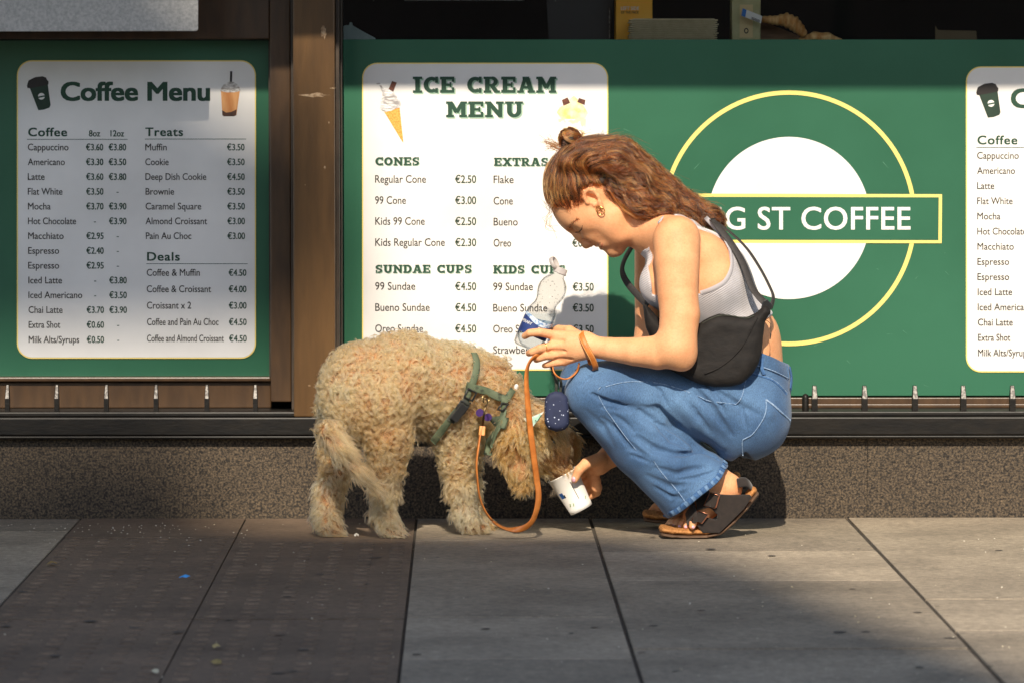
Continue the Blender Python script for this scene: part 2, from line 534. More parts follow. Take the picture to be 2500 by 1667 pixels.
# ================================================================ SETTING
M = {}
M['granite'] = mat('granite', lin(35, 30, 25), lin(108, 92, 71), scale=210, rough=.75, bump=.5, bscale=300, detail=12, lo=.38, hi=.68)
def granite2(m):
    nt = m.node_tree; bs = nt.nodes['Principled BSDF']; src = bs.inputs['Base Color'].links[0].from_socket; tc = nt.nodes.new('ShaderNodeTexCoord'); v = src
    for sc_, lo_, hi_, dk, br in ((85, .40, .47, .32, 1.0), (480, .35, .65, .6, 1.45), (5, .3, .7, .75, 1.15)):
        n = nt.nodes.new('ShaderNodeTexNoise'); n.inputs['Scale'].default_value = sc_; n.inputs['Detail'].default_value = 4; n.inputs['Roughness'].default_value = .7
        nt.links.new(tc.outputs['Object'], n.inputs[0])
        mr = nt.nodes.new('ShaderNodeMapRange'); mr.inputs['From Min'].default_value = lo_; mr.inputs['From Max'].default_value = hi_; mr.inputs['To Min'].default_value = dk; mr.inputs['To Max'].default_value = br
        nt.links.new(n.outputs[0], mr.inputs[0]); mx = nt.nodes.new('ShaderNodeMix'); mx.data_type = 'RGBA'; mx.blend_type = 'MULTIPLY'; mx.inputs[0].default_value = 1
        nt.links.new(v, mx.inputs[6]); nt.links.new(mr.outputs[0], mx.inputs[7]); v = mx.outputs[2]
    nt.links.new(v, bs.inputs['Base Color'])
granite2(M['granite'])
M['black_paint'] = mat('black_paint', lin(16, 15, 14), lin(27, 24, 20), scale=22, rough=.45, spec=.3, bump=.12, bscale=60, stretch=(1, 1, 3))
M['brown_paint'] = mat('brown_paint', lin(64, 46, 29), lin(80, 58, 36), scale=14, rough=.38, bump=.08, bscale=50, stretch=(3, 3, .6))
M['pillar_paint'] = mat('pillar_paint', lin(82, 59, 33), lin(99, 72, 41), scale=9, rough=.34, bump=.1, bscale=45, stretch=(4, 4, .6))
M['dark_trim'] = mat('dark_trim', lin(50, 42, 34), lin(66, 54, 42), scale=20, rough=.5)
M['green_vinyl'] = mat('green_vinyl', lin(37, 91, 66), lin(47, 103, 77), scale=2.2, rough=.38, spec=.45, bump=.04, bscale=60, detail=9)
M['white_vinyl'] = mat('white_vinyl', lin(222, 220, 216), lin(238, 236, 232), scale=4, detail=9, rough=.45, spec=.35)
M['yellow_vinyl'] = mat('yellow_vinyl', lin(236, 214, 120), rough=.5)
M['ink_green'] = mat('ink_green', lin(24, 66, 46), rough=.6)
M['ink_pale'] = mat('ink_pale', lin(150, 182, 158), rough=.6)
M['ink_price'] = mat('ink_price', lin(30, 58, 34), rough=.6)
M['ink_dark'] = mat('ink_dark', lin(40, 36, 30), rough=.6)
M['worn_steel'] = mat('worn_steel', lin(92, 88, 84), lin(150, 146, 140), scale=160, rough=.6, metal=.2, lo=.42, hi=.58)
M['interior'] = mat('interior', lin(36, 35, 34), lin(48, 45, 42), scale=3, rough=.9)

def pave_mat(name, a, b, dk):
    m = mat(name, a, b, scale=60, rough=.85, bump=.35, bscale=320, detail=8, lo=.3, hi=.72)
    nt = m.node_tree; bs = nt.nodes['Principled BSDF']
    src = bs.inputs['Base Color'].links[0].from_socket
    tc = nt.nodes.new('ShaderNodeTexCoord')
    n = nt.nodes.new('ShaderNodeTexNoise'); n.inputs['Scale'].default_value = 3.2; n.inputs['Detail'].default_value = 7; n.inputs['Roughness'].default_value = .68
    nt.links.new(tc.outputs['Object'], n.inputs[0])
    r = nt.nodes.new('ShaderNodeValToRGB'); r.color_ramp.elements[0].position = .34; r.color_ramp.elements[1].position = .6
    r.color_ramp.elements[0].color = (dk, dk, dk, 1); r.color_ramp.elements[1].color = (1, 1, 1, 1)
    nt.links.new(n.outputs[0], r.inputs[0])
    g = nt.nodes.new('ShaderNodeNewGeometry')
    mr = nt.nodes.new('ShaderNodeMapRange'); mr.inputs['To Min'].default_value = .82; mr.inputs['To Max'].default_value = 1.12
    nt.links.new(g.outputs['Random Per Island'], mr.inputs[0])
    sp = nt.nodes.new('ShaderNodeTexNoise'); sp.inputs['Scale'].default_value = 420; sp.inputs['Detail'].default_value = 2
    nt.links.new(tc.outputs['Object'], sp.inputs[0])
    m3 = nt.nodes.new('ShaderNodeMapRange'); m3.inputs['From Min'].default_value = .3; m3.inputs['From Max'].default_value = .7; m3.inputs['To Min'].default_value = .7; m3.inputs['To Max'].default_value = 1.3
    nt.links.new(sp.outputs[0], m3.inputs[0])
    v = src
    for s_ in (r.outputs[0], mr.outputs[0], m3.outputs[0]):
        mx = nt.nodes.new('ShaderNodeMix'); mx.data_type = 'RGBA'; mx.blend_type = 'MULTIPLY'; mx.inputs[0].default_value = 1
        nt.links.new(v, mx.inputs[6]); nt.links.new(s_, mx.inputs[7]); v = mx.outputs[2]
    nt.links.new(v, bs.inputs['Base Color'])
    return m
M['slab'] = pave_mat('slab', lin(142, 130, 112), lin(180, 164, 141), .62)
M['tactile'] = pave_mat('tactile', lin(112, 93, 75), lin(134, 113, 92), .62)
M['mortar'] = mat('mortar', lin(52, 47, 41), lin(80, 72, 62), scale=90, rough=.95)
M['tarmac'] = mat('tarmac', lin(58, 58, 57), lin(72, 71, 70), scale=120, rough=.9, bump=.4)

tag(obj('street', *(lambda g: (g.v, g.f))(MB().box((-120, -120, -.5), (120, .4, -.14))), M['tarmac']), kind='structure')
tag(obj('pavement_bed', *(lambda g: (g.v, g.f))(MB().box((-9, -5.2, -.139), (9, .2, -.0045))), M['mortar']), kind='structure')
XA, XB, XC, XD, XE = Wg(1010, 1318)[0], Wg(1568, 1667)[0], Wg(2450, 1667)[0], Wg(388, 1667)[0], Wg(0, 1478)[0]
O = lambda y: -Wg(1200, y)[1]
oT = O(1322)
cols = [(-3.2, -2.6), (-2.6, -2.0), (-2.0, -1.55), (-1.55, XE), (XE, XD), (XD, XA), (XA, XB), (XB, XC), (XC, XC + .56), (XC + .56, XC + 1.1), (XC + 1.1, XC + 1.7)]
def rows(i):
    g = {4: [O(1310), O(1508), 3.3], 5: [O(1322), O(1510), 3.3], 6: [O(1318), O(1505), O(1608), 3.4],
         7: [O(1345), O(1417), O(1583), 3.2], 8: [O(1463), O(1540), 2.9]}.get(i)
    if g is None: g = [.3 + .25 * (i % 3), 1.2 + .2 * (i % 2), 1.9, 2.6, 3.3]
    return [0.004] + g + [4.0, 4.6, 5.1]
gs, gt = MB(), MB()
for i, (xa, xb) in enumerate(cols):
    rr = rows(i)
    for a, b in zip(rr[:-1], rr[1:]):
        t = i in (4, 5) and a >= oT - .12
        dz = random.uniform(-.0012, .0012)
        gap = .0018 if i in (4, 5) else .0036
        (gt if i in (4, 5) else gs).box((xa + gap, -a - .006, -.13), (xb - gap, -b + .006, dz))
        if t:
            nx = 6
            for u in range(nx):
                ny = int((b - a) / .0667)
                for w_ in range(ny):
                    cx = xa + (u + .5) * (xb - xa) / nx; cy = -a - .033 - w_ * .0667
                    if cy < -b + .02: continue
                    gt.lathe((cx, cy, dz - .0005), (0, 0, 1), [(0, .0155), (.0028, .0125), (.0034, .009), (.0035, .0002)], n=14)
tag(obj('pavement', gs.v, gs.f, M['slab'], bevel=.0016), kind='structure')
tag(obj('tactile_paving', gt.v, gt.f, M['tactile'], bevel=0), kind='structure')

# ---------------------------------------------------------------- the shop front
shop = thing('coffee_shop', 'brown and green shop front with granite plinth and black spiked ledge', 'shop', (0, 0, 0))
zL = W(1250, 1018, .03)[2]; zLb = W(1250, 1062, .03)[2]
g = MB()
xs = [-3.6, -2.2, W(300, 1150, 0)[0] - .9, W(2117, 1150, 0)[0], W(2117, 1150, 0)[0] + 1.1, 3.6]
for a, b in zip(xs[:-1], xs[1:]):
    g.box((a + .0004, 0, -.02), (b - .0004, .3, zLb - .004))
g.build('granite_plinth', M['granite'], shop)
g = MB().box((-3.6, -.03, zLb), (3.6, .16, zL))
zS = W(1250, 1004, .004)[2]
g.box((-3.6, -.006, zL), (3.6, .125, zS))
g.box((-3.6, -.026, zLb - .008), (3.6, .1, zLb - .0005))
led = g.build('ledge', M['black_paint'], shop, bevel=.003)
def zat(py, o): return W(1250, py, o)[2]
g = MB()
zk1 = zat(970, -.125)
g.box((W(836, 0, -.12)[0], .118, zS), (3.6, .155, zk1))
g.box((W(836, 0, -.12)[0], .108, zS), (3.6, .117, zat(986, -.11)))
g.build('kick_board', M['brown_paint'], shop, bevel=.002)
XR0 = W(838, 500, -.13)[0]
g = MB().box((XR0, .13, zk1 + .003), (3.6, .16, zat(97, -.13)))
gpan = g.build('green_panel', M['green_vinyl'], shop, bevel=.0015)
XL1 = W(657, 500, -.13)[0]
g = MB().box((-3.6, .131, zat(919, -.13)), (XL1, .16, zat(100, -.13)))
g.build('green_panel', M['green_vinyl'], shop)
# left bay frame
g = MB()
xf0, xf1 = W(660, 500, -.085)[0], W(710, 500, -.06)[0]
g.box((xf0, .07, zat(980, -.07)), (xf1, .17, 3.1))
g.box((-3.6, .072, zat(97, -.1)), (xf0 - .0005, .17, 1.35))
g.box((-3.6, .100, zat(930, -.1)), (xf0 - .0005, .17, zat(919, -.1)))
g.box((-3.6, .115, zS), (xf0 - .0005, .17, zat(931, -.115)))
g.build('window_frame', M['brown_paint'], shop, bevel=.003)
g = MB().box((XL1 + .0005, .1, zat(919, -.1)), (xf0 - .0005, .165, zat(97, -.1)))
g.build('frame_reveal', M['dark_trim'], shop)
g = MB()
xp0, xp1 = W(716, 500, .015)[0], W(818, 500, .015)[0]
g.box((xp0, -.016, zL + .0005), (xp1, .2, 3.1))
pil = g.build('pilaster', M['pillar_paint'], shop, bevel=.003)
g = MB()
g.box((xf1 + .0005, .06, zS), (xp0 - .0005, .17, 3.1))
g.box((xp1 + .0005, .012, zL), (xp1 + .009, .17, 3.1))
g.box((xp1 + .0095, .06, zS), (XR0 - .0005, .17, 3.1))
g.build('trim', M['dark_trim'], shop, bevel=.0015)
# chipped paint on the pilaster
M['primer'] = mat('bare_primer', lin(170, 146, 116), lin(126, 98, 68), scale=150, rough=.6)
for cx, cy, w, h, sd_ in ((790, 78, 9, 22, 1), (767, 233, 38, 7, 2), (813, 216, 9, 2, 3), (793, 410, 3, 5, 4), (755, 940, 4, 3, 5), (803, 300, 2, 3, 6), (745, 452, 2, 2, 7), (810, 1000, 3, 3, 8)):
    q = random.Random(sd_); n = 15
    MB().flat([(cx + w * math.cos(2 * math.pi * k / n) * q.uniform(.45, 1.1), cy + h * math.sin(2 * math.pi * k / n) * q.uniform(.4, 1.1)) for k in range(n)], .0165).build('paint_chip', M['primer'], pil)
# spikes on the ledge
sb, st_ = MB(), MB()
def spike(px, ytop, ybot, slim):
    sb = MB(); o = -.012
    w = 5.5 if slim else 7
    a = W(px - w, ybot, o); b = W(px + w, ybot, o); t = W(px, ytop, o); z0 = zS - .001; z1 = t[2]
    zm = z0 + (z1 - z0) * .5
    y0, y1 = .006, .026
    sb.add([(a[0], y0, z0), (b[0], y0, z0), (b[0], y1, z0), (a[0], y1, z0),
            (a[0], y0, zm), (b[0], y0, zm), (b[0], y1, zm), (a[0], y1, zm),
            (a[0] + .002, y0 + .012, z1), (b[0] - .002, y0 + .012, z1), (b[0] - .002, y1, z1), (a[0] + .002, y1, z1)],
           [(0, 3, 2, 1), (0, 1, 5, 4), (1, 2, 6, 5), (2, 3, 7, 6), (3, 0, 4, 7), (5, 6, 10, 9), (6, 7, 11, 10), (7, 4, 8, 11), (8, 9, 10, 11)])
    s = obj('spike', sb.v, sb.f, M['black_paint'], led)
    e = .0006
    obj('worn_face', [(a[0] + .001, y0 - e, zm), (b[0] - .001, y0 - e, zm), (b[0] - .0028, y0 + .0115, z1 - .0005), (a[0] + .0028, y0 + .0115, z1 - .0005)], [(0, 1, 2, 3)], M['worn_steel'], led)
for px in (18, 138.5, 259.6, 381, 505, 623.5): spike(px, 939, 1000, True)
for px in (867, 1010, 1135, 1260, 1385, 1510, 1640, 1765, 1866, 1989, 2111, 2234, 2352, 2472): spike(px, 941, 1003, False)
a = W(1967, 995, -.012)
MB().lathe((a[0], .02, zS - .001), (0, 0, 1), [(0, .0075), (.03, .0075), (.036, .006), (.039, .0002)], n=16).build('round_post', M['black_paint'], led, smooth=True)

# the window above the counter and the room behind
g = MB()
g.box((XR0, .24, zat(101, -.26)), (3.6, .9, zat(97, -.13)))
g.build('counter', M['interior'], shop)
g = MB()
g.box((-3.6, 2.6, -.1), (3.6, 2.7, 3.1)).box((-3.7, .17, -.1), (-3.6, 2.7, 3.1)).box((3.6, .13, -.1), (3.7, 2.7, 3.1)).box((-3.6, .17, 3.1), (3.6, 2.7, 3.2)).box((-3.6, .3, -.1), (3.6, 2.6, -.05))
g.build('interior_wall', M['interior'], shop)
g = MB().box((-3.6, .07, 2.75), (3.6, .25, 3.9)).build('sign_fascia', M['black_paint'], shop)
g = MB().box((XR0 + .0005, .09, 2.45), (3.6, .16, 2.749)).box((-3.6, .09, 1.3505), (xf0 - .001, .16, 1.42)).build('window_head', M['brown_paint'], shop)
gm = bpy.data.materials.new('window_glass'); gm.use_nodes = True; nt = gm.node_tree; nt.nodes.clear()
o_ = nt.nodes.new('ShaderNodeOutputMaterial'); mx = nt.nodes.new('ShaderNodeMixShader'); tr = nt.nodes.new('ShaderNodeBsdfTransparent'); gl = nt.nodes.new('ShaderNodeBsdfGlossy'); lw = nt.nodes.new('ShaderNodeFresnel')
tr.inputs[0].default_value = (.9, .93, .92, 1); gl.inputs['Roughness'].default_value = .02; lw.inputs[0].default_value = 1.5
nt.links.new(lw.outputs[0], mx.inputs[0]); nt.links.new(tr.outputs[0], mx.inputs[1]); nt.links.new(gl.outputs[0], mx.inputs[2]); nt.links.new(mx.outputs[0], o_.inputs[0])
M['glass'] = gm
MB().add([(XR0, .145, zat(97, -.13) + .001), (3.6, .145, zat(97, -.13) + .001), (3.6, .145, 2.449), (XR0, .145, 2.449)], [(0, 1, 2, 3)]).build('window_pane', gm, shop)

# scratches on the green vinyl
q = random.Random(21)
for i in range(26):
    x, y = q.uniform(1500, 2340), q.uniform(250, 950); a = q.uniform(-.9, .9); L_ = q.uniform(4, 26); w_ = q.uniform(.35, .8)
    dx, dy = L_ * math.cos(a), L_ * math.sin(a)
    MB().flat([(x - w_ * dy / L_, y + w_ * dx / L_), (x + dx, y + dy), (x + w_ * dy / L_, y - w_ * dx / L_)], -.1294).build('scratch', mat('scratch', lin(92, 142, 116), rough=.6), gpan)
# ---------------------------------------------------------------- signs on the panels
PO = -.13
def line(parent, name, m, *a, **k):
    g = MB(); text(g, *a, **k); return g.build(name, M[m], parent)
def board_bits(t, x0, y0, x1, y1, r):
    MB().prism(rrect(x0 - 3, y0 - 3, x1 + 3, y1 + 3, r + 3), PO + .0004, PO + .0020).build('border', M['yellow_vinyl'], t)
    MB().prism(rrect(x0, y0, x1, y1, r), PO + .0004, PO + .0026).build('board', M['white_vinyl'], t)
L1 = PO + .0032
def coffee_menu(X, Y, sc, label):
    t = thing('coffee_menu_sign', label, 'menu sign', W(X + 290 * sc, Y + 726 * sc, PO), 'white coffee menu signs')
    f = lambda x, y: (X + (x - 41) * sc, Y + (y - 148) * sc)
    board_bits(t, *f(44, 151), *f(622, 872), 34)
    k = .35714
    g = MB()
    for a_ in (('Coffee Menu', 148, 513, 246.5, 45, L1, .10, f), ('Coffee', 68.6, 164, 333.5, 20.5, L1, .075, f, 1.1), ('Treats', 354.6, 447, 333, 20.5, L1, .075, f, 1.1), ('Deals', 359, 439, 637, 20.5, L1, .075, f, 1.1), ('8oz', 217, 244.6, 334, 15, L1, .05, f), ('12oz', 269.6, 303, 334, 15, L1, .05, f)):
        line(t, 'heading', 'ink_green', *a_)
    for (a, b, y) in ((66, 311.5, 341), (353.6, 600.7, 340.4), (357, 604.6, 644.6)):
        g = MB(); g.flat([f(a, y - .7), f(b, y - .7), f(b, y + .7), f(a, y + .7)], L1); g.build('rule', M['ink_green'], t)
    rowsL = [('Cappuccino', 190, 468, '3.60', '3.80'), ('Americano', 190, 443, '3.30', '3.50'), ('Latte', 190, 305, '3.60', '3.80'), ('Flat White', 190, 427, '3.50', None),
             ('Mocha', 191, 346, '3.70', '3.90'), ('Hot Chocolate', 191, 520, None, '3.90'), ('Macchiato', 192, 435, '2.95', None), ('Espresso', 192, 404, '2.40', None), ('Espresso', 192, 404, '2.95', None),
             ('Iced Latte', 194, 424, None, '3.80'), ('Iced Americano', 194, 562, None, '3.50'), ('Chai Latte', 195, 428, '3.70', '3.90'), ('Extra Shot', 196, 412, '0.60', None), ('Milk Alts/Syrups', 196, 541, '0.50', None)]
    for i, (n, a, b, p, q) in enumerate(rowsL):
        y = 368 + 36.05 * i; dx = i * .16
        line(t, 'item_name', 'ink_dark', n, a * k, b * k, y, 16.2, L1, .022, f)
        for s_, u, v in ((p, 209.6, 252), (q, 265, 308)):
            if s_: line(t, 'price', 'ink_green', '€' + s_, u + dx, v + dx, y, 15.6, L1, .05, f)
            else:
                c = (u + v) / 2 + dx; gp = MB(); gp.flat([f(c - 2.6, y - 6.6), f(c + 2.6, y - 6.6), f(c + 2.6, y - 4.6), f(c - 2.6, y - 4.6)], L1); gp.build('price', M['ink_green'], t)
    for i, (n, a, b, p) in enumerate([('Muffin', 993, 1140, '3.50'), ('Cookie', 993, 1153, '3.50'), ('Deep Dish Cookie', 994, 1410, '4.50'), ('Brownie', 995, 1190, '3.50'), ('Caramel Square', 995, 1376, '3.50'), ('Almond Croissant', 995, 1416, '3.00'), ('Pain Au Choc', 997, 1308, '3.00')]):
        y = 368 + 36.05 * i
        line(t, 'item_name', 'ink_dark', n, a * k, b * k, y, 16.2, L1, .022, f); line(t, 'price', 'ink_green', '€' + p, 554 + i * .2, 597 + i * .2, y, 15.6, L1, .05, f)
    for i, (n, a, b, p) in enumerate([('Coffee & Muffin', 1003, 1366, '4.50'), ('Coffee & Croissant', 1003, 1443, '4.00'), ('Croissant x 2', 1004, 1307, '3.00'), ('Coffee and Pain Au Choc', 1005, 1494, '4.50'), ('Coffee and Almond Croissant', 1005, 1530, '4.50')]):
        y = 674 + 40 * i
        line(t, 'item_name', 'ink_dark', n, a * k, b * k, y, 16.6, L1, .022, f); line(t, 'price', 'ink_green', '€' + p, 558 + i * .2, 601.5 + i * .2, y, 15.6, L1, .05, f)
    # pictures
    c = lambda P: [f(x * k, y * k) for x, y in P]
    MB().flat(c([(202, 600), (325, 568), (346, 720), (338, 738), (300, 752), (262, 756)]), L1).build('cup_picture', mat('print_cup', lin(20, 46, 32), lin(30, 56, 40), scale=40, rough=.6), t)
    g = MB(); g.flat(c([(184, 588), (190, 568), (196, 552), (240, 530), (290, 524), (314, 532), (322, 548), (332, 560), (330, 580), (280, 592), (202, 606), (188, 604)]), L1 + .0002)
    g.build('lid_picture', mat('print_lid', lin(30, 25, 22), rough=.5), t)
    g = MB(); g.flat([f((283 + 23 * math.cos(a)) * k, (661 + 23 * math.sin(a)) * k) for a in np.linspace(0, 6.28, 24)[:-1]], L1 + .0002)
    g.build('emblem_disc', M['white_vinyl'], t)
    g = MB().flat(c([(252, 664), (312, 652), (314, 662), (254, 674)]), L1 + .0004)
    for i in range(24):
        a0, a1 = i * math.pi / 12, (i + 1) * math.pi / 12
        g.flat([f((283 + r * math.cos(a)) * k, (661 + r * math.sin(a)) * k) for r, a in ((27, a0), (30, a0), (30, a1), (27, a1))], L1 + .0003)
    g.build('emblem_band', M['ink_green'], t)
    MB().flat(c([(1510, 620), (1640, 618), (1616, 790), (1600, 796), (1530, 796), (1520, 790)]), L1).build('drink_picture', mat('print_latte', lin(196, 128, 70), lin(224, 168, 110), scale=60, rough=.6, stretch=(1, 1, .2)), t)
    g = MB().flat(c([(1506, 625), (1514, 600), (1530, 580), (1552, 566), (1575, 558), (1600, 564), (1622, 580), (1638, 602), (1645, 624), (1600, 634), (1550, 634)]), L1 + .0002)
    g.build('cream_picture', mat('print_cream', lin(150, 140, 130), lin(240, 236, 230), scale=240, rough=.6, stretch=(.5, 1, 1.5)), t)
    g = MB().flat(c([(1573, 489), (1588, 489), (1586, 562), (1571, 560)]), L1 + .0003)
    g.build('straw_picture', mat('print_lid', (0, 0, 0)), t)
    g = MB().flat(c([(1517, 755), (1545, 772), (1580, 768), (1618, 750), (1614, 790), (1600, 797), (1530, 797), (1520, 790)]), L1 + .0003)
    g.build('syrup_picture', mat('print_straw', lin(34, 28, 26), lin(96, 56, 30), scale=50, rough=.6), t)
    return t
coffee_menu(41, 148, 1.0, 'white coffee menu sign on the shaded panel left of the brown pillar')
coffee_menu(2358, 163, 1.025, 'white coffee menu sign cut by the right edge beside the round logo')

t = thing('ice_cream_menu_sign', 'white ice cream menu sign with cone and sundae pictures behind the dog', 'menu sign', W(1185, 905, PO))
board_bits(t, 887, 157, 1482, 901, 34)
ga, gb = MB(), MB()
for (s_, a, b, c_, d_, dx) in (('ICE CREAM', 1008, 1358, 188, 227.5, 3.2), ('MENU', 1089, 1277, 248.5, 287, 3.2), ('CONES', 916, 1024, 384.5, 404.5, 1.6), ('EXTRAS', 1206, 1338.5, 386, 406, 1.6), ('SUNDAE CUPS', 916, 1152, 647, 667, 1.6), ('KIDS CUPS', 1204, 1380, 648, 668, 1.6)):
    ga, gb = MB(), MB()
    slab(gb, s_, a + dx, b + dx, c_ + dx, d_ + dx, L1)
    slab(ga, s_, a, b, c_, d_, L1 + .0006)
    hd = ga.build('heading', M['ink_green'], t); gb.build('heading_shadow', M['ink_pale'], hd)
gn, gp = MB(), MB()
for (n, x0, x1, y) in (('Regular Cone', 915.7, 1040, 447), ('99 Cone', 915.7, 991, 498.5), ('Kids 99 Cone', 916, 1037, 549.5), ('Kids Regular Cone', 916, 1086, 601), ('99 Sundae', 916, 1014, 708), ('Bueno Sundae', 916, 1049, 759.5), ('Oreo Sundae', 916, 1033, 811),
                       ('Flake', 1205, 1254, 448), ('Cone', 1205, 1252, 500), ('Bueno', 1205, 1264, 551), ('Oreo', 1205, 1248, 602.5), ('99 Sundae', 1204, 1301, 709), ('Bueno Sundae', 1204, 1336, 761), ('Oreo Sundae', 1204, 1320, 812), ('Strawberry', 1204, 1312, 863)):
    line(t, 'item_name', 'ink_dark', n, x0, x1, y, 18.5, L1, .02)
for (n, x, y) in (('2.50', 1111, 447.5), ('3.00', 1111, 499), ('2.50', 1111, 550), ('2.30', 1111, 601.5), ('4.50', 1111, 708.5), ('4.50', 1111, 760), ('4.50', 1111, 811.5), ('4.50', 1111, 862), ('0.50', 1397, 603), ('3.50', 1398, 710), ('3.50', 1398, 761), ('3.50', 1398, 812.5)):
    line(t, 'price', 'ink_price', '€' + n, x, x + 51.5, y, 18.5, L1, .04)
k = .35714; cc = lambda P: [(820 + x * k, y * k) for x, y in P]
MB().flat(cc([(330, 765), (436, 738), (462, 978), (452, 968)]), L1).build('cone_picture', mat('print_wafer', lin(212, 140, 50), lin(240, 178, 84), scale=300, rough=.6, lo=.42, hi=.55), t)
MB().flat(cc([(302, 740), (312, 755), (340, 768), (380, 758), (420, 740), (440, 730), (446, 712), (436, 690), (420, 675), (414, 655), (395, 632), (370, 616), (350, 610), (330, 605), (318, 600), (312, 578), (296, 568), (278, 572), (276, 582), (290, 580), (300, 590), (308, 612), (318, 640), (318, 668), (304, 690), (310, 712)]), L1 + .0002).build('swirl_picture', mat('print_swirl', lin(150, 146, 144), lin(244, 242, 240), scale=130, rough=.6, stretch=(.5, 1, 1.8), lo=.38, hi=.6), t)
MB().flat(cc([(384, 556), (416, 566), (392, 630), (360, 612)]), L1 + .0003).flat(cc([(1545, 686), (1584, 668), (1602, 706), (1556, 726)]), L1 + .0003).flat(cc([(1662, 672), (1706, 686), (1700, 720), (1650, 700)]), L1 + .0003).build('chocolate_picture', mat('print_choc', lin(78, 44, 32), lin(110, 60, 40), scale=200, rough=.6), t)
MB().flat(cc([(1510, 770), (1530, 735), (1570, 715), (1600, 680), (1628, 655), (1660, 690), (1700, 735), (1722, 775), (1700, 815), (1620, 830), (1540, 815)]), L1).build('sundae_picture', mat('print_sundae', lin(240, 204, 120), lin(252, 236, 196), scale=70, rough=.6), t)
MB().flat(cc([(1520, 816), (1710, 816), (1696, 960), (1535, 960)]), L1 + .0001).build('tub_picture', mat('print_tub', lin(250, 244, 232), lin(250, 232, 180), scale=70, rough=.6, lo=.48, hi=.52), t)

t = thing('roundel_sign', 'round white and yellow coffee logo with green name banner on the panel', 'logo sign', W(1926, 845, PO))
CX, CY = 1926, 533
g = MB(); n = 120
for i in range(n):
    a0, a1 = 2 * math.pi * i / n, 2 * math.pi * (i + 1) / n
    g.flat([(CX + r * math.cos(a), CY + r * math.sin(a)) for r, a in ((301, a0), (311.5, a0), (311.5, a1), (301, a1))], PO + .001)
g.build('ring', M['yellow_vinyl'], t)
MB().flat([(CX + 198 * math.cos(a), CY + 198 * math.sin(a)) for a in np.linspace(0, 2 * math.pi, 97)[:-1]], PO + .0012).build('disc', M['white_vinyl'], t)
MB().flat([(1552, 473), (2300, 475), (2299, 594.6), (1552, 593)], PO + .0018).build('banner_border', M['yellow_vinyl'], t)
MB().flat([(1560, 481), (2292, 482.5), (2291, 587), (1560, 585.5)], PO + .0023).build('banner', M['green_vinyl'], t)
g = MB(); text(g, 'KING ST COFFEE', 1640, 2223, 561, 54.5, PO + .003, .035, None, 1.04); g.build('lettering', M['white_vinyl'], t)

# ---------------------------------------------------------------- things in the window and above it
def solid(name, label, cat, x0, y0, x1, y1, o0, o1, m, group=None, bevel=.003):
    A = W((x0 + x1) / 2, y1, o0); t = thing(name, label, cat, (A[0], -(o0 + o1) / 2, A[2]), group)
    return t, MB().pbox(x0, y0, x1, y1, o0, o1)
t, g = solid('snack_box', 'orange printed snack box standing behind the stacked trays', 'box', 1504, -90, 1593, 99, -.42, -.30, None)
b = g.build('carton', mat('orange_card', lin(248, 172, 44), lin(252, 190, 70), scale=10, rough=.6), t, bevel=.002)
g = MB(); text(g, 'LEFT SIDE', 1516, 1560, 25, 8, -.2985, .02); obj('print_white', g.v, g.f, M['white_vinyl'], b)
g = MB(); text(g, 'OF THE PACK', 1516, 1560, 34, 6, -.2985, .02); obj('print_dark', g.v, g.f, M['ink_dark'], b)
t = thing('paper_tray_stack', 'tall stack of grey brown paper trays behind the window', 'tray stack', W(1645, 99, -.28))
g = MB()
for i in range(10):
    y = 99 - i * 5.3; j = random.uniform(-2.5, 2.5)
    g.pbox(1538 + j, y - 3.2, 1753 + j, y, -.29, -.2)
    g.pbox(1546 + j, y - 5.2, 1745 + j, y - 3.3, -.28, -.21)
g.build('tray', mat('grey_card', lin(196, 182, 146), lin(214, 200, 166), scale=60, rough=.85), t, bevel=.001)
t, g = solid('tall_carton', 'tall tan and green carton with a cream panel beside the pastry', 'carton', 1787, -80, 1857, 99, -.34, -.27, None)
b = g.build('carton', mat('tan_card', lin(176, 170, 124), lin(190, 184, 140), scale=50, rough=.7), t, bevel=.002)
MB().pbox(1806, 12, 1838, 93, -.2695, -.2685).build('panel_print', mat('cream_card', lin(220, 196, 146), rough=.7), b)
g = MB()
for i in range(20):
    a0, a1 = i * math.pi / 10, (i + 1) * math.pi / 10
    g.flat([(1822 + r * .8 * math.cos(a), 76 + r * math.sin(a)) for r, a in ((4, a0), (7, a0), (7, a1), (4, a1))], -.268)
g.build('seal_print', M['ink_dark'], b)
t = thing('price_label', 'tilted white shelf label with a blue end in front of the carton', 'label', W(1835, 60, -.24))
qa = lambda u, v: (1810 + u * 48 - v * 3 + 3, 21 + u * 19 + v * 18)
MB().prism([qa(0, 0), qa(1, 0), qa(1, 1), qa(0, 1)], -.241, -.239).build('card', M['white_vinyl'], t)
MB().flat([qa(0, 0), qa(.2, 0), qa(.2, 1), qa(0, 1)], -.2385).build('blue_end', mat('blue_print', lin(30, 110, 190), rough=.5), t)
g = MB()
for i in range(12): g.flat([qa(.5 + i * .035, .62), qa(.515 + i * .035 + .008 * (i % 2), .62), qa(.515 + i * .035 + .008 * (i % 2), .98), qa(.5 + i * .035, .98)], -.2385)
g.build('barcode', M['ink_dark'], t)
pm = mat('pastry', lin(206, 140, 70), lin(244, 200, 136), scale=35, rough=.6, bump=.6, bscale=60, stretch=(3, 1, 1))
t = thing('croissant', 'golden croissant leaning behind the glass beside the tan carton', 'croissant', W(1905, 95, -.3))
s = SDF(); pp = [(1866, 48), (1890, 50), (1915, 48), (1938, 58), (1955, 74), (1968, 90)]; rr_ = [9, 13, 19, 20, 15, 8]
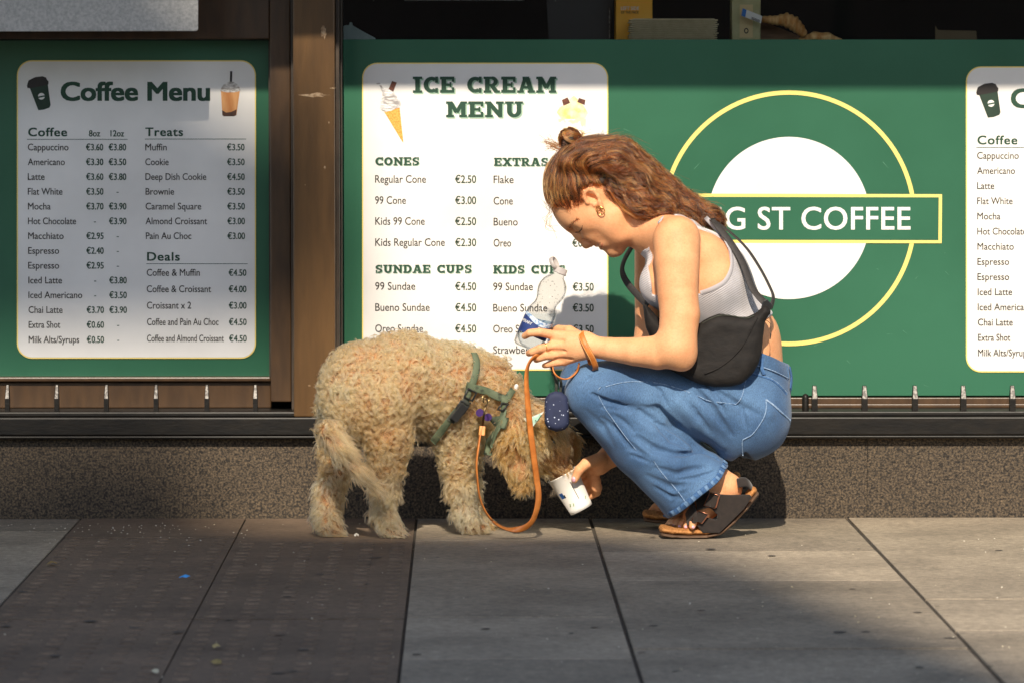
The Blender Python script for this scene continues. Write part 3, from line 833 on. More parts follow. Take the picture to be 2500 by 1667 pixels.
for i in range(len(pp) - 1):
    for q in (0, .5):
        x = pp[i][0] + (pp[i + 1][0] - pp[i][0]) * q; y = pp[i][1] + (pp[i + 1][1] - pp[i][1]) * q; r_ = rr_[i] + (rr_[i + 1] - rr_[i]) * q
        s.ell(W(x, y, -.3), [(1, 0, -.5), (0, 1, 0), (.5, 0, 1)], [.008, r_ * .0009, r_ * .0009], k=.004)
V, Q = s.mesh(.002); obj('pastry', V, Q, pm, t, smooth=True)
t = thing('pastry_slice', 'flat flaky pastry lying at the window sill beyond the croissant', 'pastry', W(2010, 99, -.3))
s = SDF(); s.chain([W(1958, 98, -.32), W(1990, 91, -.3), W(2020, 94, -.3), W(2052, 101, -.3)], [.008, .011, .012, .006], k=.006)
V, Q = s.mesh(.002); obj('crust', V, Q, pm, t, smooth=True)
t = thing('serving_board', 'pale wooden board leaning under the croissant', 'board', W(1900, 95, -.34))
MB().prism([(1857, 58), (1862, 52), (1960, 92), (1975, 104), (1857, 104)], -.36, -.345).build('plank', mat('pale_wood', lin(128, 98, 74), lin(150, 116, 88), scale=20, rough=.7, stretch=(1, 1, 6)), t)
t = thing('black_display_stand', 'black display stand in the dark window left of the orange box', 'display', W(1410, 100, -.4))
MB().prism([(1330, -90), (1500, -90), (1496, 20), (1487, 100), (1340, 100)], -.5, -.38).build('panel', mat('black_plastic', lin(40, 38, 37), rough=.4), t)
MB().tube([W(1488, 20, -.37), W(1488, 96, -.37)], .0015).build('upright', M['worn_steel'], t)
t = thing('plastic_tray', 'small pale plastic tray tilted at the window corner by the pillar', 'tray', W(870, 97, -.2))
MB().prism([(838, 64), (846, 62), (852, 62), (853, 55), (860, 55), (861, 63), (880, 74), (917, 94), (917, 100), (838, 100)], -.24, -.19).build('tub', mat('aqua_plastic', lin(150, 170, 166), lin(170, 186, 182), scale=30, rough=.4), t, bevel=.002)
t = thing('cake_box', 'low beige cake box in the dark window near the right menu', 'box', W(2333, 101, -.5))
MB().prism([(2283, 62), (2290, 74), (2384, 76), (2386, 104), (2283, 104)], -.62, -.5).build('carton', mat('beige_card', lin(120, 104, 78), rough=.8), t, bevel=.002)
t = thing('hanging_board', 'pale board hanging in the window above the ice cream menu', 'board', W(1130, 1, -.3))
MB().pbox(985, -200, 1282, 2, -.33, -.3).build('panel', mat('pale_board', lin(190, 190, 186), rough=.5), t, bevel=.003)
MB().tube([W(912, -60, -.3), W(912, 4, -.3)], .0012).tube([W(1356, -60, -.3), W(1356, 4, -.3)], .0012).build('chain', M['worn_steel'], t)
t = thing('serving_shelf', 'grey speckled serving shelf above the left coffee menu', 'shelf', W(200, 76, .06))
g = MB().prism([(-420, -330)] + rrect(-420, -330, 484, 77, 7)[:18] + [(-420, 79)], .03, .12)
g.build('shelf_board', mat('speckled_laminate', lin(164, 163, 160), lin(192, 190, 186), scale=160, rough=.55, detail=6), t, bevel=.002)

# trodden gum and stains on the paving
q = random.Random(12); gum = MB()
for i in range(46):
    px, py = q.uniform(0, 2500), q.uniform(1290, 1660); P0 = Wg(px, py, .0016); r_ = q.uniform(.004, .013); n = 11
    gum.add([P0 + np.array([r_ * math.cos(2 * math.pi * k / n) * q.uniform(.7, 1.1), r_ * math.sin(2 * math.pi * k / n) * q.uniform(.7, 1.1), 0]) for k in range(n)], [tuple(range(n))])
tag(obj('gum_spots', gum.v, gum.f, mat('old_gum', lin(70, 64, 57), lin(92, 85, 76), scale=90, rough=.9)), 'flat dark spots of old gum on the paving', 'gum spots', kind='stuff')
# litter on the paving
def scrap(px, py, w, h, c, label, name='paper_scrap', cat='scrap', sd_=0, rot=0.0):
    q = random.Random(sd_ + int(px)); P0 = Wg(px, py, .002); n = 9; g = MB(); V = []
    for k in range(n):
        a = 2 * math.pi * k / n; x = w * math.cos(a) * q.uniform(.6, 1.1); y = h * math.sin(a) * q.uniform(.6, 1.1)
        V.append(P0 + np.array([x * math.cos(rot) - y * math.sin(rot), x * math.sin(rot) + y * math.cos(rot), q.uniform(.0005, .006)]))
    V.append(P0 + np.array([0, 0, .008])); g.add(V, [(k, (k + 1) % n, n) for k in range(n)])
    tag(obj(name, g.v, g.f, mat('scrap_%d_%d_%d' % tuple(int(255 * x) for x in c), c, rough=.8), loc=P0), label, cat)
scrap(453, 1411, .013, .006, lin(70, 160, 230), 'small bright blue paper scrap on the brown paving')
scrap(124, 1378, .012, .012, lin(150, 124, 66), 'dry curled yellow leaf on the paving at left', 'dry_leaf', 'leaf')
scrap(530, 1581, .010, .014, lin(170, 150, 100), 'pale straw coloured scrap near the bottom on brown paving', sd_=3)
scrap(528, 1619, .012, .010, lin(150, 130, 80), 'thin tan scrap lying nearest the bottom edge on brown paving', sd_=4)
scrap(870, 1309, .006, .008, lin(220, 215, 200), 'tiny white crumb between the hind paws of the dog', sd_=5)
scrap(378, 1643, .007, .016, lin(210, 200, 170), 'cream coloured scrap at the bottom edge of the paving', sd_=6)
cr = MB(); q = random.Random(3)
for i in range(240):
    if i < 90: px, py = q.gauss(330, 190), 1275 + abs(q.gauss(0, 28))
    else: px, py = q.uniform(0, 2500), q.uniform(1275, 1660)
    if py > 1665: continue
    P0 = Wg(px, py, .0015); r_ = q.uniform(.0007, .0021)
    cr.lathe(P0, (q.uniform(-.3, .3), q.uniform(-.3, .3), 1), [(0, r_), (r_ * .5, r_ * .8), (r_ * .8, .0001)], n=5, squash=q.uniform(.4, 1))
tag(obj('crumbs', cr.v, cr.f, mat('crumb', lin(190, 176, 140), lin(220, 212, 196), scale=5, rough=.8)), 'pale crumbs and grit scattered over the paving', 'crumbs', kind='stuff')

# ---------------------------------------------------------------- across the street and overhead (out of frame)
t = thing('shop_awning', 'pale canvas awning over the shop front', 'awning', (0, 0, 2.9))
cv = bpy.data.materials.new('canvas'); cv.use_nodes = True; nt = cv.node_tree; nt.nodes.clear()
o_ = nt.nodes.new('ShaderNodeOutputMaterial'); mx = nt.nodes.new('ShaderNodeMixShader'); a_ = nt.nodes.new('ShaderNodeBsdfDiffuse'); b_ = nt.nodes.new('ShaderNodeBsdfTranslucent')
a_.inputs[0].default_value = (.45, .45, .44, 1); b_.inputs[0].default_value = (.26, .27, .29, 1); mx.inputs[0].default_value = .5
nt.links.new(a_.outputs[0], mx.inputs[1]); nt.links.new(b_.outputs[0], mx.inputs[2]); nt.links.new(mx.outputs[0], o_.inputs[0])
za = zat(218, -.13) + (1.45 + .13) * math.tan(R(SUN_EL)) / math.cos(R(SUN_AZ))
MB().add([(-3.6, .06, za + .55), (3.6, .06, za + .55), (3.6, -1.45, za + .02), (-3.6, -1.45, za + .02), (-3.6, .06, za + .53), (3.6, .06, za + .53), (3.6, -1.45, za), (-3.6, -1.45, za)],
         [(0, 1, 2, 3), (7, 6, 5, 4), (0, 3, 7, 4), (1, 5, 6, 2), (2, 6, 7, 3), (0, 4, 5, 1)]).build('canvas', cv, t)
MB().tube([(-3.4, .05, za + .2), (-3.4, -1.4, za + .0)], .02).tube([(3.4, .05, za + .2), (3.4, -1.4, za + .0)], .02).build('arm', M['black_paint'], t)
DB = 22.0
tx, tz = DB * math.tan(R(SUN_AZ)), DB * math.tan(R(SUN_EL)) / math.cos(R(SUN_AZ))
t = thing('town_house_caster', 'unseen brick house across the street, roofline shaped to cast the shade', 'house', (0, -DB, 0))  # unseen; width and roofline are shaped for the light and shade they leave
def prof(P, y0, y1):
    n = len(P)
    return [(x - tx, y0, z + tz) for x, z in P] + [(x - tx, y1, z + tz) for x, z in P], [tuple(range(n))] + [tuple(range(2 * n - 1, n - 1, -1))] + [(i, i + n, (i + 1) % n + n, (i + 1) % n) for i in range(n)]
PF = [(-4.4, -tz), (-4.4, .17), (-1.0, .16), (-.85, .21), (-.62, .19), (-.54, .02), (-.48, -.2), (-.2, -.31), (.35, -.34), (.50, -.55), (.66, -.95), (.82, -1.6), (1.5, -3.7), (3.5, -4.2), (3.5, -tz)]  # roof outline drawn from the shade edge it has to cast
v, f = prof(PF, -DB, -DB - 8); obj('wall', v, f, mat('far_brick', lin(120, 80, 62), lin(146, 100, 80), scale=20, rough=.9), t)
g = MB()
for i in range(-1, 2):
    for j in range(4): g.box((i * 2.4 - 1.6, -DB + .05, 2 + j * 3.2), (i * 2.4 - .6, -DB - .1, 3.9 + j * 3.2))
g.build('window', M['glass'], t)
t2 = thing('low_sky_block', 'added low block across the street, hides bright sky from the window glass', 'shop', (8, -DB, 0))  # added out of view so the pane does not reflect bright sky
obj('wall', *(lambda g: (g.v, g.f))(MB().box((2.8, -DB - .2, -.2), (16, -DB - 6, 4.6))), MATS['far_brick'], t2)
obj('roof', *(lambda g: (g.v, g.f))(MB().box((2.7, -DB - .1, 4.601), (16.1, -DB - 6.1, 4.8))), M['black_paint'], t2)
t = thing('roof_gobo', 'added unseen billboard standing on the roof of the town house', 'gobo', (-8 - tx, -DB, tz))  # added panel, its outline cut for the shade it throws
v, f = prof([(-4.2, .36), (-.31, .36), (-.245, .44), (-.24, .60), (-.34, .72), (-.52, .82), (-.68, .97), (-.9, 1.2), (-1.0, 3.0), (-4.2, 3.0)], -DB + .3, -DB + .1); obj('panel', v, f, M['interior'], t)
g = MB()
for x in (-4, -3, -2, -1.3): g.tube([(x - tx, -DB - .2, tz - .5), (x - tx, -DB - .2, tz + 2.8)], .06)
g.build('post', M['black_paint'], t)
# ================================================================ THE CROUCHING PERSON
J = W
YD = (0, 1, 0)
person = thing('person', 'person crouching in a grey tank top and blue jeans, with a bottle and cup', 'person', W(1690, 1310, .36))
M['skin'] = mat('skin', lin(224, 162, 116), lin(232, 174, 128), scale=14, rough=.58, sss=.10, bump=.16, bscale=300, spec=.32)
def skin_detail(m):
    nt = m.node_tree; bs = nt.nodes['Principled BSDF']; src = bs.inputs['Base Color'].links[0].from_socket; tc = nt.nodes.new('ShaderNodeTexCoord'); v = src
    for sc_, a, b in ((30, (.96, .91, .88, 1), (1.03, 1.02, 1.01, 1)), (260, (.95, .92, .90, 1), (1.02, 1.02, 1.02, 1))):
        n = nt.nodes.new('ShaderNodeTexNoise'); n.inputs['Scale'].default_value = sc_; n.inputs['Detail'].default_value = 5; nt.links.new(tc.outputs['Object'], n.inputs[0])
        r = nt.nodes.new('ShaderNodeValToRGB'); r.color_ramp.elements[0].position = .36; r.color_ramp.elements[1].position = .6; r.color_ramp.elements[0].color = a; r.color_ramp.elements[1].color = b
        nt.links.new(n.outputs[0], r.inputs[0]); mx = nt.nodes.new('ShaderNodeMix'); mx.data_type = 'RGBA'; mx.blend_type = 'MULTIPLY'; mx.inputs[0].default_value = 1
        nt.links.new(v, mx.inputs[6]); nt.links.new(r.outputs[0], mx.inputs[7]); v = mx.outputs[2]
    f = nt.nodes.new('ShaderNodeTexVoronoi'); f.inputs['Scale'].default_value = 60; nt.links.new(tc.outputs['Object'], f.inputs['Vector'])
    r = nt.nodes.new('ShaderNodeValToRGB'); r.color_ramp.elements[0].position = .06; r.color_ramp.elements[1].position = .12; r.color_ramp.elements[0].color = (.78, .64, .54, 1); r.color_ramp.elements[1].color = (1, 1, 1, 1)
    nt.links.new(f.outputs['Distance'], r.inputs[0]); mx = nt.nodes.new('ShaderNodeMix'); mx.data_type = 'RGBA'; mx.blend_type = 'MULTIPLY'; mx.inputs[0].default_value = .35
    nt.links.new(v, mx.inputs[6]); nt.links.new(r.outputs[0], mx.inputs[7]); nt.links.new(mx.outputs[2], bs.inputs['Base Color'])
skin_detail(M['skin'])
M['hair'] = mat('hair', lin(92, 50, 26), lin(140, 80, 42), scale=60, rough=.42, spec=.35)
M['denim'] = None
HO = .36                                             # head and spine distance from the plinth
FU, FF = np.array([-.866, -.5]), np.array([-.5, .866])
def HD(u, f, lat=0.0):                               # head frame in photo pixels: up, forward, towards the camera
    p = np.array([1502.0, 622.0]) + u * FU + f * FF
    return W(p[0], p[1], HO + lat * S)
def hdir(u, f, l): 
    a = HD(u, f, l) - HD(0, 0, 0); return a / np.linalg.norm(a)
HU, HFW, HL = hdir(1, 0, 0), hdir(0, 1, 0), hdir(0, 0, 1)
px = lambda v: v * S
body = SDF()
# torso
body.chain([J(1842, 955, .36), J(1815, 828, .36), J(1716, 688, .36), J(1650, 596, .36)], [px(84), px(76), px(99), px(64)], k=.05, sq=(YD, 1.32))
for o in (.29, .43): body.cone(J(1622, 690, o), J(1618, 694, o), px(52), px(52), k=.05)
body.cone(J(1652, 582, .36), J(1500, 516, .36), px(58), px(55), k=.035)                  # neck
body.chain([J(1590, 562, .38), J(1648, 572, .47)], [px(36), px(44)], k=.05)              # near trapezius
body.chain([J(1590, 562, .34), J(1640, 590, .24)], [px(36), px(42)], k=.05)
body.cone(J(1722, 622, .445), J(1745, 690, .44), px(46), px(44), k=.05)                  # shoulder blade
# near arm
body.limb([J(1652, 585, .515), J(1653, 640, .535), J(1655, 722, .55), J(1660, 768, .556), J(1652, 846, .565)], [px(58), px(54), px(48.5), px(48.5), px(45)], k=.016)
body.limb([J(1650, 850, .565), J(1607, 860, .555), J(1550, 858, .54), J(1490, 852, .52), J(1440, 845, .505)], [px(47), px(41), px(34), px(28), px(25)], k=.016)
body.ell(J(1668, 874, .565), np.eye(3), [px(26), px(24), px(28)], k=.02)
# far arm
body.limb([J(1603, 612, .21), J(1598, 690, .205), J(1593, 830, .20)], [px(55), px(50), px(43)], k=.02)
body.limb([J(1593, 835, .20), J(1545, 1000, .26), J(1497, 1108, .315)], [px(40), px(36), px(27)], k=.02)
# head
body.ell(HD(146, -102), [HU, HFW, HL], [px(86), px(98), px(84)], k=.02)
body.ell(HD(82, -46), [HU, HFW, HL], [px(78), px(44), px(60)], k=.03)
body.cone(HD(118, -42, 0), HD(128, -42, 0), px(42), px(42), k=.03, sq=(HL, 1.4))
for sgn in (1, -1):
    body.chain([HD(14, -16, 8 * sgn), HD(22, -50, 38 * sgn), HD(48, -92, 56 * sgn)], [px(17), px(19), px(18)], k=.025)
    body.cone(HD(60, -60, 50 * sgn), HD(85, -62, 54 * sgn), px(22), px(22), k=.03)
    body.cone(HD(96, -40, 44 * sgn), HD(88, -22, 28 * sgn), px(22), px(17), k=.022)       # cheekbone
    body.cone(HD(131, -12, 12 * sgn), HD(131, -24, 40 * sgn), px(11), px(11), k=.012)     # brow
    body.ell(HD(113, 0, 27 * sgn), [HU, HFW, HL], [px(13), px(11), px(22)], k=.016, op='-')  # eye socket
    body.ell(HD(112, -15, 28 * sgn), [HU, HFW, HL], [px(14), px(14), px(16)], k=.004)     # lid over the eye
    body.ell(HD(68, 6, 11 * sgn), [HU, HFW, HL], [px(8), px(9), px(7)], k=.006)           # nostril wing
    body.cone(HD(66, -16, 30 * sgn), HD(46, -10, 26 * sgn), px(15), px(13), k=.02)        # smiling cheek
    body.cone(HD(51, -1, 2 * sgn), HD(47, -9, 22 * sgn), px(7), px(3.5), k=.006)          # lips
    body.cone(HD(37, -1, 2 * sgn), HD(43, -9, 22 * sgn), px(7.5), px(3.5), k=.006)
    body.cone(HD(44, 7, 0), HD(45, -7, 24 * sgn), px(2.2), px(2.2), k=.004, op='-')       # mouth line
    body.cone(HD(80, 0, 16 * sgn), HD(52, 0, 29 * sgn), px(2.5), px(2.5), k=.012, op='-') # smile fold
body.chain([HD(120, -3), HD(98, 5), HD(76, 13)], [px(8), px(8), px(9.5)], k=.012)         # nose
body.cone(HD(73, 15), HD(66, 8), px(8.5), px(6), k=.006)
body.cone(HD(12, -9), HD(8, -14), px(16), px(17), k=.016)                                 # chin
body.cone(HD(25, 9), HD(25, 7), px(4), px(4), k=.012, op='-')
# ear, near and far
def ear(sgn):
    c = lambda u, f, l: HD(u, f, (80 + l) * sgn)
    body.chain([c(112, -80, -6), c(122, -76, 2), c(136, -82, 6), c(142, -94, 8), c(136, -106, 9), (c(122, -110, 9)), c(108, -103, 8), c(98, -93, 5), c(89, -84, 2)],
               [px(4.5), px(5), px(5), px(5), px(5), px(5), px(4.8), px(5.5), px(7)], k=.0035)
    body.cone(c(125, -97, 1), c(104, -90, -2), px(9), px(8), k=.004)
    body.ell(c(118, -92, 4), [HU, HFW, HL], [px(15), px(8), px(9)], k=.003, op='-')
    body.cone(c(104, -79, 2), c(108, -81, 3), px(5), px(4), k=.004)
ear(1); ear(-1)
# near hand
WR = J(1438, 845, .505)
mcp = [J(1352, 818, .497), J(1348, 845, .503), J(1362, 867, .50), J(1378, 882, .493)]
for i, q in enumerate(mcp): body.cone(J(1428, 826 + 11 * i, .505), q, px(17), px((12, 12, 11.5, 10)[i]), k=.012)
body.cone(J(1436, 843, .506), J(1400, 845, .506), px(25), px(24), k=.014, sq=(YD, .62))
fing = [([mcp[0], J(1318, 811, .512), J(1293, 813, .511), J(1281, 821, .498)], [11.5, 10.5, 9.5, 8]),
        ([mcp[1], J(1318, 851, .514), J(1299, 859, .510), J(1291, 862, .497)], [11.5, 10.5, 9.5, 8]),
        ([mcp[2], J(1334, 868, .511), J(1317, 874, .506), J(1309, 878, .494)], [11, 10, 9, 7.5]),
        ([mcp[3], J(1351, 886, .501), J(1337, 890, .498), J(1329, 892, .489)], [9.5, 8.5, 7.8, 6.5])]
for P, r in fing:
    body.limb(P, [px(v) for v in r], k=.0022, own=.0006)
body.limb([J(1418, 828, .49), J(1390, 808, .475), J(1364, 805, .45), J(1340, 812, .432)], [px(17), px(13.5), px(11.5), px(9)], k=.006)
for i in range(3):                                    # gaps between the knuckles
    a = (mcp[i] + mcp[i + 1]) / 2
    body.cone(a + [-.012, -.010, 0], a + [.022, -.013, 0], px(3), px(2), k=.005, op='-')
# far hand round the cup
body.cone(J(1500, 1104, .315), J(1462, 1134, .335), px(27), px(26), k=.014, sq=(YD, .75))
body.limb([J(1465, 1120, .35), J(1432, 1130, .375), J(1414, 1146, .388), J(1403, 1170, .386)], [px(17), px(14), px(12), px(9)], k=.008)
for i in range(4):
    b0 = J(1448 + 3 * i, 1144 + 15 * i, .325 - .004 * i)
    body.limb([b0, J(1436 + 7 * i, 1150 + 17 * i, .295), J(1412 + 7 * i, 1160 + 18 * i, .285), J(1392 + 8 * i, 1170 + 18 * i, .295)], [px(14), px(10), px(9), px(7.5)], k=.004)
# legs and feet
for (o, dx, dy) in ((.45, 0, 0), (.235, -8, -14)):
    body.chain([J(1845 + dx * .2, 975, (.41 if o > .4 else .30)), J(1600 + dx, 962 + dy, o), J(1452 + dx, 955 + dy, o + .01)], [px(80), px(62), px(48)], k=.03)
    body.chain([J(1455 + dx, 962 + dy, o + .01), J(1590 + dx * .6, 1060, o), J(1752, 1168 + dy * .3, o)], [px(46), px(44), px(28)], k=.02)
def foot(o, dx, dy):
    j = lambda x, y, q=0: J(x + dx, y + dy, o + q)
    body.cone(j(1752, 1168), j(1778, 1182), px(29), px(27), k=.015)
    body.ell(j(1786, 1190), np.eye(3), [px(24), px(25), px(27)], k=.015)
    body.chain([j(1775, 1195), j(1730, 1235), j(1690, 1266)], [px(27), px(25), px(19)], k=.015, sq=(YD, 1.3))
    body.cone(j(1735, 1180), j(1690, 1245), px(26), px(20), k=.02, sq=(YD, 1.1))
    body.cone(j(1738, 1222, .004), j(1704, 1258, .004), px(23), px(20), k=.015, sq=(YD, 1.62))
    for i in range(5):                                # little toe nearest
        q = .040 - .020 * i
        body.chain([j(1692 - 8 * i, 1268, q), j(1692 - 12.5 * i, 1276, q + .006), j(1690 - 14.5 * i, 1284, q + .010)], [px(11 if i < 4 else 14), px(9 if i < 4 else 13), px(8 if i < 4 else 11)], k=.003)
foot(.445, 0, 0); foot(.235, -40, -36)
V, Q = body.mesh(.0023)
V = relax(V, Q, 1, .35)
bo = obj('body', V, Q, M['skin'], person, smooth=True)

# lips, brows, lashes, nails: thin skins laid on the body
def decal(name, pts, m, parent, off=.0007, r=None, hit=None):
    h = hit or body
    P = [h.hit(x, y) for x, y in pts]
    return obj(name, *(lambda g: (g.v, g.f))(MB().tube([p + n * off for p, n in P], r, 6)), m, parent, smooth=True)
def hpx(u, f): p = np.array([1502.0, 622.0]) + u * FU + f * FF; return (p[0], p[1])
M['brow'] = mat('brow_hair', lin(104, 70, 48), rough=.8)
M['lip'] = mat('lip_skin', lin(198, 122, 92), rough=.45, sss=.1)
M['nail'] = mat('nail_polish', lin(232, 178, 190), rough=.25, coat=.4)
M['lip_skin'] = M['lip']
decal('lip', [hpx(50, 6), hpx(49, 0), hpx(47, -6), hpx(45, -14)], M['lip'], bo, -.0019, [.0018, .0028, .0024, .0008])
decal('lip', [hpx(37, 6), hpx(38, 0), hpx(40, -6), hpx(43, -13)], M['lip'], bo, -.0020, [.0020, .0032, .0026, .0008])
decal('eyelash', [hpx(111, 2), hpx(104, -4), hpx(102, -13), hpx(105, -22)], M['brow'], bo, .0002, [.0006, .0012, .0012, .0005])

# ---------------------------------------------------------------- tank top
top = SDF()
tors = SDF()
tors.chain([J(1842, 955, .36), J(1815, 828, .36), J(1716, 688, .36), J(1650, 596, .36)], [px(84), px(76), px(99), px(64)], k=.05, sq=(YD, 1.32))
for o in (.29, .43): tors.cone(J(1622, 690, o), J(1618, 694, o), px(52), px(52), k=.05)
tors.chain([J(1590, 562, .38), J(1648, 572, .47)], [px(36), px(44)], k=.05)
tors.chain([J(1590, 562, .34), J(1640, 590, .24)], [px(36), px(42)], k=.05)
tors.cone(J(1722, 622, .445), J(1745, 690, .44), px(46), px(44), k=.05)
tors.cone(J(1652, 582, .36), J(1500, 516, .36), px(50), px(40), k=.02)
lo, hi = J(1500, 1000, .6), J(1990, 480, .1)
lo = np.minimum(lo, hi) - .02; hi = np.maximum(J(1500, 1000, .6), J(1990, 480, .1)) + .02
top.shell(tors, .0052, lo, hi)
top.plane(J(1880, 770, .36), (.42, 0, -.9), k=.003)                      # lower hem
top.poly([(1400, 300), (1900, 300), (1765, 545), (1742, 533), (1722, 522), (1625, 520), (1606, 540), (1597, 565), (1588, 590), (1582, 606), (1400, 640)], -.2, .9, k=.004)
top.poly([(1540, 560), (1612, 548), (1630, 512), (1722, 530), (1758, 568), (1778, 612), (1783, 652), (1768, 688), (1740, 706), (1708, 717), (1640, 730), (1592, 720), (1583, 640), (1588, 600), (1592, 560)], .43, .75, k=.004)
top.poly([(1500, 500), (1620, 540), (1700, 560), (1740, 620), (1735, 680), (1690, 715), (1600, 720), (1570, 680), (1545, 640)], -.05, .255, k=.004)
rib = lambda P: .0007 * np.sin((P @ np.array([.42, 0, -.9])) * 900) * 0 + .0016 * noise3(P, 38, 3) + .0022 * np.maximum(0, noise3(P * np.array([1, 1, 1.0]), 62, 9)) ** 2
V, Q = top.mesh(.0028, disp=rib)
M['jersey'] = mat('grey_jersey', lin(186, 182, 184), lin(200, 196, 198), scale=30, rough=.85, sheen=.2)
def wave_bump(m, direction, scale, dist):
    nt = m.node_tree; b = nt.nodes['Principled BSDF']
    tc = nt.nodes.new('ShaderNodeTexCoord'); mp = nt.nodes.new('ShaderNodeMapping'); w = nt.nodes.new('ShaderNodeTexWave'); bp = nt.nodes.new('ShaderNodeBump')
    mp.inputs['Rotation'].default_value = direction
    w.inputs['Scale'].default_value = scale; w.inputs['Distortion'].default_value = .4
    bp.inputs['Distance'].default_value = dist; bp.inputs['Strength'].default_value = .8
    nt.links.new(tc.outputs['Object'], mp.inputs[0]); nt.links.new(mp.outputs[0], w.inputs[0]); nt.links.new(w.outputs[1], bp.inputs['Height']); nt.links.new(bp.outputs[0], b.inputs['Normal'])
wave_bump(M['jersey'], (0, R(65), 0), 95, .0012)
tt = obj('tank_top', V, Q, M['jersey'], person, smooth=True)
def on(sd, pts, off, nsub=6):
    P = [sd.hit(x, y) for x, y in pts]
    A = spline([p + n * off for p, n in P], nsub); N = spline([n for p, n in P], nsub)
    return A, N
M['trim_jersey'] = mat('grey_trim', lin(176, 172, 174), rough=.85)
A, N = on(tors, [(1722, 531), (1756, 568), (1777, 612), (1782, 652), (1768, 686), (1740, 704), (1712, 714)], .0055)
MB().ribbon(A, N, .010, .0022).build('armhole_trim', M['trim_jersey'], tt, smooth=True)

# ---------------------------------------------------------------- jeans
jb = SDF()
jb.chain([J(1838, 884, .36), J(1842, 930, .36)], [px(86), px(92)], k=.03, sq=(YD, 1.55))
for o in (.43, .29): jb.ell(J(1833, 1015, o), np.eye(3), [px(100), px(104), px(105)], k=.035)
jb.ell(J(1800, 1040, .44), np.eye(3), [px(70), px(70), px(84)], k=.03)
def leg(o, dx, dy, ho):
    jb.chain([J(1815, 1000, ho), J(1740 + dx * .4, 985 + dy * .4, (ho + o) / 2 + .01), J(1600 + dx, 966 + dy, o), J(1500 + dx, 956 + dy, o + .01), J(1451 + dx, 955 + dy, o + .012)], [px(92), px(88), px(77), px(70), px(69)], k=.022)
leg(.455, 0, 0, .42); leg(.235, -6, -14, .30)
def shin(o, dx, dy):
    a = J(1452 + dx, 962 + dy, o + .012); b = J(1574 + dx, 1082 + dy, o + .005); c = J(1702 + dx, 1198 + dy, o); d = J(1745 + dx, 1236 + dy, o)
    jb.chain([a, b, c, d], [px(69), px(84), px(94), px(97)], k=.012, sq=(YD, .92))
    return b, c, d
b, c, d = shin(.455, 0, 0); b2, c2, d2 = shin(.235, -20, -26)
HEM0, HEMN = J(1700, 1200, .455), None
def unit(v): return v / np.linalg.norm(v)
q0, q1 = J(1625, 1267, .455), J(1775, 1133, .455)
HEMN = unit(np.cross(q1 - q0, YD)); HEMN = HEMN if HEMN @ (d - c) > 0 else -HEMN
# folds: creases and ridges laid on the surface
def crease(pts, r, depth, k=.005):
    depth *= 1.3
    P = [jb.hit(x, y) for x, y in pts]
    jb.chain([p + n * (r - depth) for p, n in P], [r * .5] + [r] * (len(P) - 2) + [r * .5] if len(P) > 2 else [r, r], k=k, op='-')
def ridge(pts, r, lift, k=.012):
    P = [jb.hit(x, y) for x, y in pts]
    jb.chain([p - n * (r - lift) for p, n in P], [r] * len(P), k=k)
for pts, r, dp in (([(1560, 984), (1604, 1000), (1650, 1040), (1700, 1088), (1752, 1120)], .010, .009),
                   ([(1448, 962), (1476, 978), (1510, 986), (1546, 988)], .006, .007),
                   ([(1470, 992), (1505, 1000), (1550, 1004)], .006, .005),
                   ([(1560, 1000), (1640, 1070), (1700, 1102)], .007, .005),
                   ([(1690, 940), (1740, 1000), (1785, 1060)], .010, .006),
                   ([(1745, 950), (1800, 985), (1850, 1010)], .008, .005),
                   ([(1640, 950), (1690, 1000), (1740, 1060)], .009, .004),
                   ([(1556, 1066), (1600, 1098), (1650, 1112), (1720, 1108)], .010, .007),
                   ([(1600, 1140), (1660, 1150), (1730, 1140)], .009, .005),
                   ([(1500, 1050), (1540, 1090), (1590, 1120)], .009, .004),
                   ([(1580, 1160), (1640, 1190), (1690, 1180)], .010, .005),
                   ([(1640, 1230), (1665, 1205), (1690, 1190)], .007, .004),
                   ([(1430, 1000), (1470, 1040), (1500, 1090)], .011, .004)):
    crease(pts, r, dp)
for pts in ([(1482, 1000), (1520, 1022), (1548, 1052)], [(1470, 1020), (1500, 1044), (1526, 1078)], [(1600, 1030), (1640, 1048), (1690, 1084)], [(1720, 930), (1752, 968), (1772, 1010)], [(1780, 960), (1810, 1000), (1822, 1040)],
            [(1540, 1110), (1590, 1128), (1640, 1130)], [(1660, 1170), (1700, 1166), (1745, 1150)], [(1600, 1190), (1636, 1212), (1668, 1214)], [(1570, 930), (1610, 952), (1630, 990)], [(1420, 940), (1440, 920), (1470, 910)]):
    crease(pts, .005, .0042, .004)
for pts, r, l in (([(1530, 970), (1580, 985), (1620, 1020)], .010, .003), ([(1490, 1000), (1540, 1012), (1590, 1050)], .010, .003), ([(1590, 1125), (1650, 1135), (1740, 1118)], .012, .003),
                  ([(1760, 935), (1830, 975), (1880, 1010)], .010, .002), ([(1660, 980), (1710, 1030), (1760, 1085)], .012, .003)):
    ridge(pts, r, l)
jeans_outer = SDF(); jeans_outer.p = list(jb.p)
jb.plane(J(1700, 1200, .455) + HEMN * .0, HEMN, k=.002) if False else None
